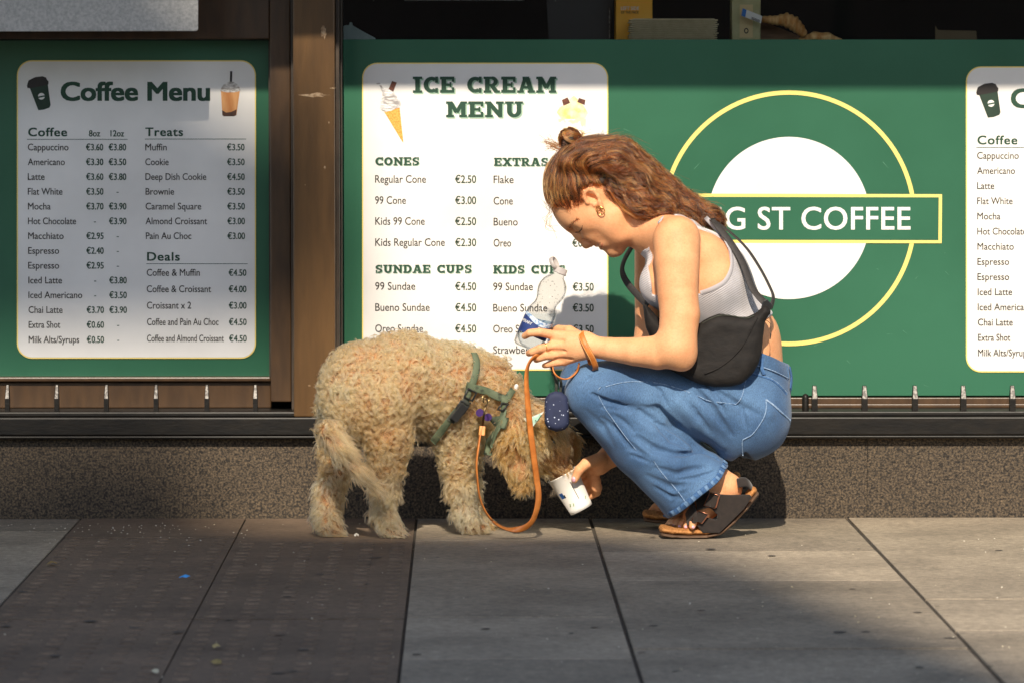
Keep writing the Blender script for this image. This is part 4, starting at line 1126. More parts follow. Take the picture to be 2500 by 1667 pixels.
def hem_cut(o, cc, dd, dx, dy):                       # cut the leg end, hollow it
    h0 = J(1702 + dx, 1202 + dy, o)
    def fn(P):
        side = (P - h0) @ HEMN
        near = np.abs(P[:, 1] + o) - .125
        xz = (P[:, 0] - h0[0]) * HEMN[0] + 0
        return np.maximum(np.maximum(-side, near), np.linalg.norm(P - h0, axis=1) - .137)
    jb._add(fn, h0 - .2, h0 + .2, .002, '-')
    ins = unit(dd - cc)
    jb.chain([h0 - ins * .018, h0 + ins * .03], [px(70), px(90)], k=.004, op='-', sq=(YD, .92))
hem_cut(.455, c, d, 0, 0); hem_cut(.235, c2, d2, -20, -26)
wst = J(1893, 876, .36); wn_ = unit(np.array([.38, 0, .92]))
jb.plane(wst, wn_, k=.002)
V, Q = jb.mesh(.003, disp=lambda P: .0016 * noise3(P, 45, 5) + .0012 * noise3(P, 90, 6))
V = relax(V, Q, 1, .3)
def denim():
    m = mat('blue_denim', lin(38, 70, 108), lin(88, 122, 158), scale=7, rough=.82, bump=.0, lo=.3, hi=.7, sheen=.15)
    nt = m.node_tree; bs = nt.nodes['Principled BSDF']; src = bs.inputs['Base Color'].links[0].from_socket
    tc = nt.nodes.new('ShaderNodeTexCoord'); mp = nt.nodes.new('ShaderNodeMapping'); mp.inputs['Rotation'].default_value = (0, R(42), 0); mp.inputs['Scale'].default_value = (1, 1, .22)
    n = nt.nodes.new('ShaderNodeTexNoise'); n.inputs['Scale'].default_value = 900; n.inputs['Detail'].default_value = 2
    nt.links.new(tc.outputs['Object'], mp.inputs[0]); nt.links.new(mp.outputs[0], n.inputs[0])
    mr = nt.nodes.new('ShaderNodeMapRange'); mr.inputs['From Min'].default_value = .35; mr.inputs['From Max'].default_value = .65; mr.inputs['To Min'].default_value = .72; mr.inputs['To Max'].default_value = 1.25
    nt.links.new(n.outputs[0], mr.inputs[0])
    mx = nt.nodes.new('ShaderNodeMix'); mx.data_type = 'RGBA'; mx.blend_type = 'MULTIPLY'; mx.inputs[0].default_value = 1
    nt.links.new(src, mx.inputs[6]); nt.links.new(mr.outputs[0], mx.inputs[7]); nt.links.new(mx.outputs[2], bs.inputs['Base Color'])
    bp = nt.nodes.new('ShaderNodeBump'); bp.inputs['Strength'].default_value = .5; bp.inputs['Distance'].default_value = .0012
    nt.links.new(n.outputs[0], bp.inputs['Height']); nt.links.new(bp.outputs[0], bs.inputs['Normal'])
    return m
M['denim'] = denim()
M['stitch'] = mat('pale_denim', lin(150, 172, 198), lin(92, 122, 158), scale=260, rough=.85)
M['denim_dark'] = mat('dark_denim', lin(40, 72, 112), lin(66, 104, 150), scale=120, rough=.85)
jn = obj('jeans', V, Q, M['denim'], person, smooth=True)
def seam(pts, w=.0022, name='seam', m='stitch', off=.0006, th=.0016, fill=8):
    A, N = on(jeans_outer, pts, off, fill)
    MB().ribbon(A, N, w, th).build(name, M[m], jn, smooth=True)
c2f = lambda L: [(1250 + .3571 * x, 780 + .3571 * y) for x, y in L]
seam(c2f([(1530, 578), (1440, 565), (1350, 553), (1270, 522), (1200, 492), (1100, 458), (1000, 434), (900, 424), (800, 424), (720, 436), (640, 458)]), .0016)
seam(c2f([(600, 540), (640, 610), (680, 665), (730, 735), (790, 815), (850, 890)]), .0013)
seam(c2f([(970, 965), (1010, 1025), (1050, 1075), (1100, 1130), (1140, 1180), (1180, 1235), (1205, 1268)]), .0016)
seam(c2f([(612, 455), (590, 480), (594, 520), (610, 560)]), .0013)
seam(c2f([(1735, 545), (1790, 585), (1850, 640), (1900, 685)]), .0042)
seam(c2f([(1735, 545), (1738, 600), (1722, 665), (1680, 735), (1640, 785), (1600, 808), (1578, 822), (1574, 860), (1578, 925)]), .0022)
seam(c2f([(1530, 578), (1560, 545), (1578, 500), (1590, 450), (1600, 410)]), .0018)
seam(c2f([(1625, 370), (1700, 385), (1770, 410), (1830, 455), (1875, 510)]), .0045, 'yoke_seam', 'denim_dark')
seam(c2f([(1625, 364), (1700, 378), (1770, 402), (1832, 446), (1880, 500)]), .0012)
# waistband and belt loops, hem
A, N = on(jeans_outer, [(1820, 868), (1860, 880), (1895, 893), (1922, 908)], .0015)
MB().ribbon(A, N, .030, .004).build('waistband', M['denim'], jn, smooth=True)
A, N = on(jeans_outer, [(1824, 886), (1860, 897), (1892, 909), (1921, 924)], .0026)
MB().ribbon(A, N, .0022, .004).build('seam', M['stitch'], jn)
for pts in ([(1862, 866), (1858, 893), (1864, 916)], [(1924, 896), (1928, 920), (1926, 950)]):
    A, N = on(jeans_outer, pts, .004); MB().ribbon(A, N, .008, .003).build('belt_loop', M['denim_dark'], jn)
hp = [(1775, 1134), (1768, 1152), (1757, 1172), (1738, 1190), (1714, 1208), (1690, 1228), (1664, 1248), (1643, 1260), (1630, 1266)]
hp_in = [(x - 5, y - 6) for x, y in hp]
A, N = on(jeans_outer, hp_in, .0008); MB().ribbon(A, N, .013, .003).build('hem', M['denim_dark'], jn, smooth=True)
A, N = on(jeans_outer, hp_in, .0014, 14)
g = MB()
for i in range(0, len(A) - 5, 9): g.ribbon(A[i:i + 5], N[i:i + 5], .012, .0042)
g.build('hem_fray', mat('worn_denim', lin(104, 134, 168), lin(78, 108, 144), scale=200, rough=.85), jn, smooth=True)

# ---------------------------------------------------------------- sandals
M['cork'] = mat('cork', lin(150, 96, 46), lin(196, 136, 76), scale=240, rough=.8, bump=.3, detail=3)
M['sole'] = mat('sole_rubber', lin(86, 62, 44), lin(106, 80, 58), scale=60, rough=.7)
M['suede'] = mat('brown_suede', lin(30, 23, 19), lin(40, 31, 26), scale=90, rough=.9, bump=.15, sheen=.2)
M['copper'] = mat('copper_metal', lin(190, 130, 104), rough=.32, metal=1.0)
def sandal(o, dx, dy, full):
    top_ = [(1838, 1196), (1812, 1228), (1780, 1262), (1752, 1286), (1722, 1293), (1680, 1294), (1640, 1292), (1618, 1289)]
    j = lambda x, y, q=0.0: J(x + dx, y + dy, o + q)
    sd = thing if False else None
    g1, g2 = SDF(), SDF()
    wd = [.026, .034, .038, .040, .044, .046, .044, .034]
    for i in range(len(top_) - 1):
        (x0, y0), (x1, y1) = top_[i], top_[i + 1]
        g1.cone(j(x0, y0), j(x1, y1), .0085, .0085, k=.006, sq=(YD, wd[i] / .0085))
    g1p = j(1680, 1284)
    V, Q = g1.mesh(.0024)
    s_ = obj('sandal', V, Q, M['cork'], person, smooth=True)
    for i in range(len(top_) - 1):
        (x0, y0), (x1, y1) = top_[i], top_[i + 1]
        n = np.array([y1 - y0, -(x1 - x0)], float); n = n / np.linalg.norm(n); n = n if n[1] > 0 else -n
        if i < 3: n = np.array([.72, .70])
        a = np.array([x0, y0]) + n * 12; b_ = np.array([x1, y1]) + n * 12
        g2.cone(j(*a), j(*b_), .0055, .0055, k=.004, sq=(YD, (wd[i] + .001) / .0055))
    V, Q = g2.mesh(.0022); obj('sole', V, Q, M['sole'], s_, smooth=True)
    if not full: return s_
    def strap(pts, name='strap', w=.03):             # band over the foot: from near edge over the top to the far edge
        P = spline([j(*p) for p in pts], 8)
        c = j(1735, 1245)
        N = [unit(np.array([p[0] - c[0], (p[1] - c[1]) * 1.0, p[2] - c[2]]) + np.array([-.02, -.0, .03])) for p in P]
        return MB().ribbon(P, N, w, .004).build(name, M['suede'], s_, smooth=True)
    # quarter panel of suede on the near side
    sp = SDF()
    sp.poly([(1700 + 42, 1202), (1756, 1205), (1782, 1207), (1830, 1206), (1836, 1212), (1815, 1242), (1785, 1272), (1756, 1300), (1716, 1300), (1702, 1282), (1726, 1262), (1750, 1268), (1752, 1256), (1738, 1242), (1716, 1232), (1722, 1214)], o + .040, o + .047, k=.002, op='+', rnd=.002)
    V, Q = sp.mesh(.002); obj('strap', V, Q, M['suede'], s_, smooth=True)
    strap([(1718, 1240, .046), (1716, 1214, .036), (1712, 1196, .0), (1716, 1205, -.04)], w=.034)
    strap([(1690, 1277, .052), (1688, 1256, .044), (1682, 1238, .006), (1680, 1258, -.044)], w=.034)
    def buckle(P4):
        g = MB()
        L = [j(x, y, .0545) for x, y in P4]
        g.tube(L + [L[0]], .0011, 6)
        b_ = g.build('buckle', M['copper'], s_, smooth=True)
        return b_
    k6 = lambda L: [(1580 + .15308 * x, 1100 + .15308 * y) for x, y in L]
    for c4, rect in (([(1000, 660), (1155, 710), (1080, 915), (905, 865)], [(1112, 712), (1158, 724), (1108, 900), (1068, 915)]), ([(815, 950), (975, 1010), (870, 1155), (710, 1095)], [(958, 1012), (985, 1022), (880, 1158), (848, 1145)])):
        b_ = buckle(k6(c4))
        rect = [tuple(np.array(rect[0]) * .5 + np.array(rect[1]) * .5), rect[1], rect[2], tuple(np.array(rect[3]) * .5 + np.array(rect[2]) * .5)]; g = MB(); L = [j(x, y, .0556) for x, y in k6(rect)]; L2 = [j(x, y, .0530) for x, y in k6(rect)]
        g.add(L + L2, [(0, 1, 2, 3), (7, 6, 5, 4), (0, 4, 5, 1), (1, 5, 6, 2), (2, 6, 7, 3), (3, 7, 4, 0)]); obj('buckle_bar', g.v, g.f, M['copper'], s_)
        g = MB().prism(k6(c4), o + .046, o + .0525); obj('buckle_tab', g.v, g.f, M['suede'], s_)
    # heel cup rim
    g = MB().ribbon(spline([j(1800, 1178, .030), j(1822, 1176, .028), j(1834, 1188, .012), j(1838, 1194, -.01)], 8), [np.array([.7, -.3, .3])] * 25, .022, .004)
    g.build('heel_cup', M['suede'], s_, smooth=True)
    return s_
sandal(.445, 0, 0, True); sandal(.235, -40, -36, False)
for i, (x, y) in enumerate(((1692.5, 1285.5), (1674, 1285), (1659, 1284), (1643, 1282))):
    p, n = body.hit(x, y)
    MB().lathe(p - n * .0004, unit(n + [0, -.2, .3]), [(0, .0035), (.0012, .0028), (.0016, .0004)], n=10).build('toenail', M['nail'], bo, smooth=True)
p, n = body.hit(1400, 1169)
V_ = MB().lathe(p - n * .0008, n, [(0, .0062), (.0018, .0054), (.0026, .001)], n=14, squash=.75).build('thumbnail', M['nail'], bo, smooth=True)

# ---------------------------------------------------------------- jewellery
M['gold'] = mat('gold', lin(232, 190, 110), rough=.2, metal=1.0)
def ring3(c, n, r, t, name, m, parent, a0=0, a1=360, k=28, sq=1.0):
    n = unit(np.asarray(n, float)); u = unit(np.cross(n, [0, 0, 1.0]) if abs(n[2]) < .9 else np.cross(n, [1.0, 0, 0])); w = np.cross(n, u)
    P = [np.asarray(c) + r * (math.cos(R(a)) * u + sq * math.sin(R(a)) * w) for a in np.linspace(a0, a1, k)]
    return MB().tube(P, t, 6).build(name, m, parent, smooth=True)
e0 = HD(80, -80, 84)
c0 = J(1467, 516, HO + 90 * S)
ring3(c0, (.15, 1, .1), px(9), .0011, 'earring', M['gold'], bo)
ring3(c0 + [-.004, .002, .004], (.5, 1, .1), px(8), .0009, 'earring', M['gold'], bo)
fr = (fing[1][0][0] + fing[1][0][1]) / 2 + (fing[1][0][1] - fing[1][0][0]) * .1
ring3(fr, fing[1][0][1] - fing[1][0][0], px(12), .0009, 'finger_ring', M['gold'], bo)
ring3(J(1437, 846, .505), J(1400, 846, .505) - J(1445, 846, .505) + np.array([0, 0, -.012]), px(27), .0008, 'bracelet', M['gold'], bo)

# ---------------------------------------------------------------- hair
hv = SDF()
hv.ell(HD(152, -112), [HU, HFW, HL], [px(92), px(102), px(92)], k=.02)
hv.cone(J(1440, 402, .36), J(1500, 408, .36), px(50), px(60), k=.03, sq=(YD, 1.3))
hv.chain([J(1500, 412, .36), J(1560, 444, .36), J(1620, 478, .36), J(1680, 508, .365), J(1735, 532, .37), J(1754, 546, .375)], [px(58), px(49), px(34), px(21), px(12), px(6)], k=.03, sq=(YD, 1.25))
hv.chain([J(1382, 400, .42), J(1440, 394, .435), J(1500, 400, .44), J(1560, 440, .43)], [px(12), px(18), px(20), px(20)], k=.02)
hv.chain([J(1500, 452, .41), J(1560, 492, .42), J(1620, 512, .42)], [px(28), px(28), px(20)], k=.03)
# leave the face, ear and neck free
hv.poly([(1320, 512), (1342, 514), (1368, 502), (1390, 510), (1422, 492), (1420, 462), (1436, 452), (1470, 456), (1490, 470), (1512, 494), (1534, 517), (1568, 537), (1640, 560), (1640, 760), (1300, 760)], .1, .6, k=.006)
base = SDF(); base.p = list(hv.p)
V, Q = base.mesh(.0035, disp=lambda P: -.004 + .004 * noise3(P, 60, 21))
hv_mesh = (V, Q)
hr = obj('hair', V, Q, mat('hair_base', lin(34, 19, 11), lin(52, 30, 17), scale=80, rough=.6), person, smooth=True)
GD = np.array([[1345, 500, -.1, -1], [1352, 450, .15, -1], [1375, 480, -.1, -1], [1400, 480, -.35, -1], [1420, 450, -.3, -1], [1410, 420, -.6, -1], [1440, 435, -.5, -.9], [1390, 400, .1, -1], [1465, 440, -.3, -.6],
               [1400, 385, 1, -.3], [1440, 370, 1, -.25], [1490, 360, 1, .1], [1540, 385, 1, .45], [1600, 430, 1, .6], [1650, 465, 1, .6], [1700, 500, 1, .55], [1745, 535, .8, .7],
               [1480, 400, 1, .2], [1500, 440, .9, .6], [1540, 470, 1, .6], [1580, 500, 1, .5], [1640, 510, 1, .4], [1490, 468, .8, .8], [1450, 400, .9, -.3]], float)
def flow(P, up_front=True):
    q = PX(P); d = ((q[:, None] - GD[None, :, :2]) ** 2).sum(2); w = 1 / (d + 60) ** 1.6
    v = (w[:, :, None] * GD[None, :, 2:]).sum(1); v /= np.linalg.norm(v, axis=1)[:, None] + 1e-9
    return np.stack([v[:, 0], np.zeros(len(v)), -v[:, 1]], 1)
def grow(seeds, K, step, wave, lift, fseed, clump=0):
    g = np.random.default_rng(fseed); P = seeds.copy(); out = []
    ph = g.uniform(0, 6.28, len(P)); am = g.uniform(.3, 1, len(P)) * wave; fr_ = g.uniform(.5, 1.1, len(P)); h = g.uniform(0, 1, len(P)) ** 2 * lift
    for i in range(K):
        gr = hv.grad(P, .002); sdv = hv(P)
        P = P - gr * (sdv - h * (.3 + .7 * i / K) - .0055 * noise3(P, 48, 77) * (P[:, 0] > .19))[:, None] * .8
        out.append(P.copy())
        t = flow(P); t = t - gr * (t * gr).sum(1)[:, None]; t /= np.linalg.norm(t, axis=1)[:, None] + 1e-9
        b = np.cross(gr, t)
        ang = np.sin(ph + i * fr_ + 2 * noise3(P, 55, 31)) * am + noise3(P, 42, 33) * wave * .9
        P = P + (t * np.cos(ang)[:, None] + b * np.sin(ang)[:, None]) * step
    return np.stack(out, 1)
gH = np.random.default_rng(5)
def hair_mat(name, c, rough=.34):
    m = bpy.data.materials.new(name); m.use_nodes = True; nt = m.node_tree; nt.nodes.clear()
    o = nt.nodes.new('ShaderNodeOutputMaterial'); h = nt.nodes.new('ShaderNodeBsdfHairPrincipled')
    h.parametrization = 'COLOR'; h.inputs['Roughness'].default_value = rough; h.inputs['Radial Roughness'].default_value = .4
    info = nt.nodes.new('ShaderNodeHairInfo'); r = nt.nodes.new('ShaderNodeValToRGB')
    r.color_ramp.elements[0].color = (*c[0], 1); r.color_ramp.elements[1].color = (*c[1], 1)
    nt.links.new(info.outputs['Random'], r.inputs[0]); nt.links.new(r.outputs[0], h.inputs['Color']); nt.links.new(h.outputs[0], o.inputs[0])
    return m
HMS = [hair_mat('brown_hair_%s' % n, c) for n, c in (('dark', (lin(34, 18, 9), lin(74, 39, 18))), ('mid', (lin(70, 33, 14), lin(136, 70, 32))), ('light', (lin(128, 62, 26), lin(222, 128, 62))))]
HM = HMS[1]
sv = area_sample(V, Q, 2700, gH)
sv = sv[(-sv[:, 1] > .30) | (gH.random(len(sv)) < .35)]
def locks(seeds, K, wave, name, m, kids, spread, fseed):
    G = grow(seeds, K, .0072, wave, .010, fseed); g = np.random.default_rng(fseed); out = []
    t = np.linspace(0, 1, K)
    for k in range(kids):
        of = g.normal(size=(len(G), 1, 3)) * spread; w1 = g.uniform(0, 6.28, (len(G), 1, 1)); dv = g.normal(size=(len(G), 1, 3)) * .0011
        out.append(G + of * (1 - .75 * t)[None, :, None] + dv * np.sin(w1 + 5 * t[None, :, None]) + g.normal(size=(len(G), 1, 3)) * .0016 * t[None, :, None] ** 2)
    P = np.concatenate(out)
    strands(name, P, np.linspace(1, .4, K)[None, :] * g.uniform(.0003, .0006, (len(P), 1)), m, hr)
qs = PX(sv)[:, 0]; pick = gH.random(len(sv)); pick = pick + .12 * np.sin(noise3(sv, 70, 51) * 4)
for nm, m, lo_, hi_ in (('hair_strands', HMS[0], -9, .32), ('hair_strands', HMS[1], .32, .64), ('hair_strands', HMS[2], .64, 9)):
    k_ = (pick >= lo_) & (pick < hi_)
    a_ = k_ & (qs < 1470); b__ = k_ & (qs >= 1470)
    locks(sv[a_], 12, .16, nm, m, 12, .0014, 11); locks(sv[b__], 14, .8, nm, m, 13, .0019, 12)
# flyaway hairs
fs = area_sample(V, Q, 900, gH); q_ = PX(fs); fs = fs[(q_[:, 1] < 400 + (q_[:, 0] - 1400) * .45)][:520]
P2 = grow(fs, 9, .008, .8, .030, 13); strands('flyaway_hair', P2, np.full(P2.shape[:2], .00022), HM, hr)
# eyebrow of short hairs
Be = []
for i in range(150):
    u_ = gH.random(); q_ = np.array(hpx(129 + 4 * math.sin(3 * u_) - 9 * u_ + gH.normal() * 1.6, 1 - 31 * u_))
    p, n_ = body.hit(*q_); d_ = unit(-HFW * .9 + HU * gH.normal() * .3 + n_ * .15); Lh = gH.uniform(.005, .009)
    Be.append([p + d_ * Lh * k_ + n_ * .0005 for k_ in np.linspace(0, 1, 4)])
strands('eyebrow', np.array(Be), np.linspace(1, .5, 4)[None, :] * np.full((len(Be), 1), .0002), HMS[0], bo)
# bun
bc = J(1390, 339, .36)
bun = SDF(); bun.ell(bc, np.eye(3), [px(25), px(25), px(22)], k=.005); bun.cone(bc, J(1393, 380, .36), px(15), px(24), k=.012)
V, Q = bun.mesh(.003); b_ = obj('bun', V, Q, MATS['hair_base'], hr, smooth=True)
B = []
for rope in range(21):
    ax = unit(gH.normal(size=3) + np.array([.2, -.25, .3])); u = unit(np.cross(ax, gH.normal(size=3))); w = np.cross(ax, u)
    off = gH.uniform(-.75, .75); rr_ = math.sqrt(1 - off * off); a0_ = gH.uniform(0, 6.28); sp_ = gH.uniform(2.0, 3.6); R0 = px(25) * gH.uniform(.90, 1.08)
    for i in range(80):
        c1_, c2_ = gH.normal(size=2) * px(2.6)
        a = a0_ + np.linspace(0, sp_, 13); rad_ = rr_ * R0 + c1_
        B.append(bc + (ax * (off * R0 + c2_) + rad_ * (np.cos(a)[:, None] * u + np.sin(a)[:, None] * w)) * np.array([1, 1, .9]))
    if rope % 5 == 4: pass
B = np.array(B)
for i in range(3): k_ = (np.arange(len(B)) // 80) % 3 == i; strands('bun_strands', B[k_], np.full((k_.sum(), 13), .0004), HMS[i], hr)
# short hairs along the hairline
hl = [(1340, 520), (1354, 513), (1370, 505), (1390, 512), (1408, 504), (1422, 494), (1420, 480), (1420, 462), (1436, 453), (1470, 457), (1490, 471), (1512, 495), (1534, 518), (1562, 536)]
Bh = []
for i in range(520):
    s_ = gH.uniform(0, len(hl) - 1.001); k_ = int(s_); a = np.array(hl[k_]) * (1 - s_ + k_) + np.array(hl[k_ + 1]) * (s_ - k_) + gH.normal(size=2) * [3, 4]
    p, n_ = body.hit(*a)
    if -p[1] < .3: continue
    d_ = flow(p[None])[0] + gH.normal(size=3) * .28; d_ = unit(d_ - n_ * (d_ @ n_)); Lh = gH.uniform(.010, .030)
    Bh.append([p + d_ * Lh * u_ + n_ * (.0006 + .010 * u_ * Lh / .02) for u_ in np.linspace(0, 1, 6)])
strands('hairline', np.array(Bh), np.linspace(1, .5, 6)[None, :] * np.full((len(Bh), 1), .00024), HMS[0], hr)
fz = area_sample(*hv_mesh, 1600, gH); fz = fz[PX(fz)[:, 0] > 1390][:1300]
Pz = grow(fz, 10, .006, 1.5, .017, 29); strands('frizz', Pz, np.full(Pz.shape[:2], .0002), HMS[2], hr)
Wp = []
for (pts, n) in (([(1392, 372), (1370, 362), (1350, 354), (1333, 347)], 26), ([(1392, 372), (1374, 366), (1352, 359), (1338, 352)], 16), ([(1404, 366), (1416, 356), (1424, 348), (1420, 340)], 16), ([(1400, 360), (1412, 338), (1420, 322), (1424, 314)], 5), ([(1412, 378), (1440, 358), (1462, 345), (1472, 330)], 9), ([(1340, 528), (1333, 545), (1338, 560), (1350, 568)], 4), ([(1344, 520), (1334, 532), (1332, 548), (1345, 556)], 4), ([(1360, 410), (1352, 395), (1362, 380), (1378, 374)], 5), ([(1700, 520), (1706, 536), (1698, 546), (1688, 548)], 40), ([(1735, 528), (1752, 530), (1760, 545), (1755, 560)], 40), ([(1720, 520), (1742, 520), (1756, 530), (1752, 548)], 40)):
    for i in range(n):
        j0 = gH.normal(size=2) * 3.5; q = [np.array(J(x + j0[0] + gH.normal() * 2.2 * k_, y + j0[1] + gH.normal() * 2.2 * k_, .36 + gH.normal() * .006)) for k_, (x, y) in enumerate(pts)]
        s_ = spline(q, 4); Wp.append(np.array(s_[:13]))
strands('loose_locks', np.array(Wp), np.full((len(Wp), 13), .00035), HM, hr)
# ================================================================ THE DOG
dog = thing('dog', 'curly cream coloured dog in a green harness drinking from a paper cup', 'dog', J(960, 1312, .42))
dg_ = SDF()
dg_.chain([J(893, 938, .43), J(990, 922, .40), J(1086, 948, .37), J(1118, 975, .365)], [px(98), px(97), px(94), px(80)], k=.03)
dg_.ell(J(880, 985, .44), np.eye(3), [px(84), px(84), px(88)], k=.04)
dg_.chain([J(1130, 935, .36), J(1188, 950, .36), J(1250, 1015, .37)], [px(72), px(66), px(54)], k=.04)
dg_.ell(J(1060, 1000, .37), np.eye(3), [px(70), px(78), px(54)], k=.04)
dg_.cone(J(935, 985, .475), J(950, 1085, .475), px(66), px(40), k=.03)
dg_.chain([J(948, 1060, .475), J(944, 1130, .465), J(938, 1190, .455), J(936, 1250, .46)], [px(50), px(36), px(29), px(24)], k=.015)
dg_.chain([J(936, 1250, .46), J(948, 1284, .47), J(978, 1300, .475)], [px(25), px(23), px(14)], k=.012)
dg_.cone(J(838, 1000, .37), J(826, 1090, .37), px(58), px(36), k=.03)
dg_.chain([J(828, 1080, .37), J(820, 1150, .375), J(804, 1200, .38), J(798, 1250, .40)], [px(40), px(28), px(27), px(24)], k=.015)
dg_.chain([J(798, 1250, .40), J(804, 1284, .435), J(828, 1298, .44)], [px(24), px(22), px(13)], k=.012)
for o, dx in ((.385, 0), (.265, 14)):
    dg_.chain([J(1112 + dx, 1000, o), J(1112 + dx, 1060, o), J(1116 + dx, 1120, o), J(1124 + dx, 1190, o), J(1132 + dx, 1245, o)], [px(62), px(44), px(35), px(26), px(22)], k=.018)
    dg_.chain([J(1132 + dx, 1245, o), J(1148 + dx, 1278, o), J(1180 + dx, 1287, o)], [px(23), px(21), px(13)], k=.012)
dg_.ell(J(1300, 1060, .37), np.eye(3), [px(74), px(78), px(74)], k=.03)
dg_.cone(J(1322, 1092, .37), J(1374, 1150, .355), px(46), px(26), k=.025)
dg_.chain([J(1262, 1030, .445), J(1258, 1090, .462), J(1272, 1156, .458)], [px(36), px(38), px(24)], k=.012)
dg_.chain([J(1335, 1030, .30), J(1375, 1075, .29), J(1392, 1115, .30)], [px(28), px(26), px(16)], k=.012)
tl = [J(806, 1052, .53), J(830, 1095, .548), J(868, 1142, .553), J(908, 1180, .548)]
dg_.chain(tl, [px(26), px(20), px(12), px(5)], k=.014)
V, Q = dg_.mesh(.0055)
V = relax(V, Q, 2, .4)
M['dog_skin'] = mat('dog_undercoat', lin(130, 90, 54), lin(158, 112, 72), scale=26, rough=.9)  # darkened base colour stands in for shade between the locks
dogo = obj('body', V, Q, M['dog_skin'], dog, smooth=True)
def fur_mat(name, a, b, scale, dark=.55, rough=.42):
    m = bpy.data.materials.new(name); m.use_nodes = True; nt = m.node_tree; nt.nodes.clear()
    o = nt.nodes.new('ShaderNodeOutputMaterial'); h = nt.nodes.new('ShaderNodeBsdfHairPrincipled')
    h.parametrization = 'COLOR'; h.inputs['Roughness'].default_value = rough; h.inputs['Radial Roughness'].default_value = .6
    tc = nt.nodes.new('ShaderNodeTexCoord'); n = nt.nodes.new('ShaderNodeTexNoise'); n.inputs['Scale'].default_value = scale; n.inputs['Detail'].default_value = 3
    nt.links.new(tc.outputs['Object'], n.inputs[0])
    r = nt.nodes.new('ShaderNodeValToRGB'); r.color_ramp.elements[0].position = .28; r.color_ramp.elements[1].position = .70
    r.color_ramp.elements[0].color = (*a, 1); r.color_ramp.elements[1].color = (*b, 1); nt.links.new(n.outputs[0], r.inputs[0])
    info = nt.nodes.new('ShaderNodeHairInfo'); mr = nt.nodes.new('ShaderNodeMapRange'); mr.inputs['To Min'].default_value = .72; mr.inputs['To Max'].default_value = 1.12
    nt.links.new(info.outputs['Random'], mr.inputs[0])
    mx = nt.nodes.new('ShaderNodeMix'); mx.data_type = 'RGBA'; mx.blend_type = 'MULTIPLY'; mx.inputs[0].default_value = 1
    nt.links.new(r.outputs[0], mx.inputs[6]); nt.links.new(mr.outputs[0], mx.inputs[7])
    nt.links.new(mx.outputs[2], h.inputs['Color']); nt.links.new(h.outputs[0], o.inputs[0])
    return m
gD = np.random.default_rng(17)
def lock_fur(name, roots, flowv, length, curl, turns, kids, m, K=12, rad=.00034, spread=.0035, stand=.55, jit=.35, clump=.62, grav=.5):
    n = len(roots); nr = dg_.grad(roots, .004)
    fl = flowv - nr * (flowv * nr).sum(1)[:, None]; fl /= np.linalg.norm(fl, axis=1)[:, None] + 1e-9
    d = nr * stand + fl * .8 + gD.normal(size=(n, 3)) * jit; d /= np.linalg.norm(d, axis=1)[:, None]
    u = np.cross(d, gD.normal(size=(n, 3))); u /= np.linalg.norm(u, axis=1)[:, None]; w = np.cross(d, u)
    L = length * gD.uniform(.65, 1.25, n); c = curl * gD.uniform(.6, 1.3, n); ph = gD.uniform(0, 6.28, n); tn = turns * gD.uniform(.6, 1.3, n) * gD.choice([-1, 1], n)
    t = np.linspace(0, 1, K)
    out = []
    for kid in range(kids):
        of = gD.normal(size=(n, 3)) * spread * .75; of = of - nr * (of * nr).sum(1)[:, None]
        ph2 = ph + gD.normal(size=n) * .14; L2 = L * gD.uniform(.88, 1.04, n); fz = gD.normal(size=(n, 3)) * .0008
        P = np.zeros((n, K, 3))
        for k in range(K):
            a = ph2 + tn * 6.28 * t[k]; e = c * min(1, t[k] * 2.2)
            P[:, k] = roots + of * (1 - clump * t[k]) - nr * .003 + d * (L2 * t[k] * (1 - .12 * t[k]))[:, None] + fl * (.35 * L2 * t[k] ** 2)[:, None] + (u * np.cos(a)[:, None] + w * np.sin(a)[:, None]) * e[:, None] - (u * np.cos(ph2)[:, None] + w * np.sin(ph2)[:, None]) * 0 + fz * t[k] + np.array([0, 0, -.25]) * (L2 * t[k] ** 2)[:, None] * grav
        out.append(P)
    P = np.concatenate(out)
    z0 = .0012
    P[:, :, 2] = np.maximum(P[:, :, 2], z0)
    strands(name, P, (1 - .75 * t)[None, :] * rad * np.ones((len(P), 1)), m, dogo)
smp = area_sample(V, Q, 30000, gD)
near = -smp[:, 1]
keep = (dg_.grad(smp, .004)[:, 1] < .35)
smp = smp[keep]; q_ = PX(smp)
hx = q_[:, 0]; hy = q_[:, 1]
nearleg = dict()
is_head = (hx > 1215) & (hy > 940) | (hx > 1196) & (hy > 1030) & (hx > 1196)
tail_d = np.min(np.stack([np.linalg.norm(smp - a, axis=1) for a in spline(tl, 6)]), 0)
is_tail = (tail_d < .034) & (-smp[:, 1] > .515) & (hy > 1040)
is_low = ~is_head & ~is_tail & (hy > 1150)
is_body = ~is_head & ~is_tail & ~is_low
def take(mask, n):
    i = np.flatnonzero(mask); gD.shuffle(i); return smp[i[:n]]
def flow_body(P):
    q = PX(P); f = np.zeros((len(P), 3)); f[:, 0] = -.25; f[:, 2] = -1
    back = q[:, 1] < 900; f[back, 0] = -.9; f[back, 2] = -.5
    f[:, 1] = -.15
    return f
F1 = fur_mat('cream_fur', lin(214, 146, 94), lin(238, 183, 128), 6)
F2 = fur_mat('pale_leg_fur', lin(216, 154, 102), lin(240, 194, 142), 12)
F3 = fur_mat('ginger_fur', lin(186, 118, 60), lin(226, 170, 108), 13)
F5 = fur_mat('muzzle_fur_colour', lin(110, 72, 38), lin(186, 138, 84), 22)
F4 = fur_mat('tail_fur_colour', lin(210, 160, 104), lin(236, 198, 146), 10)
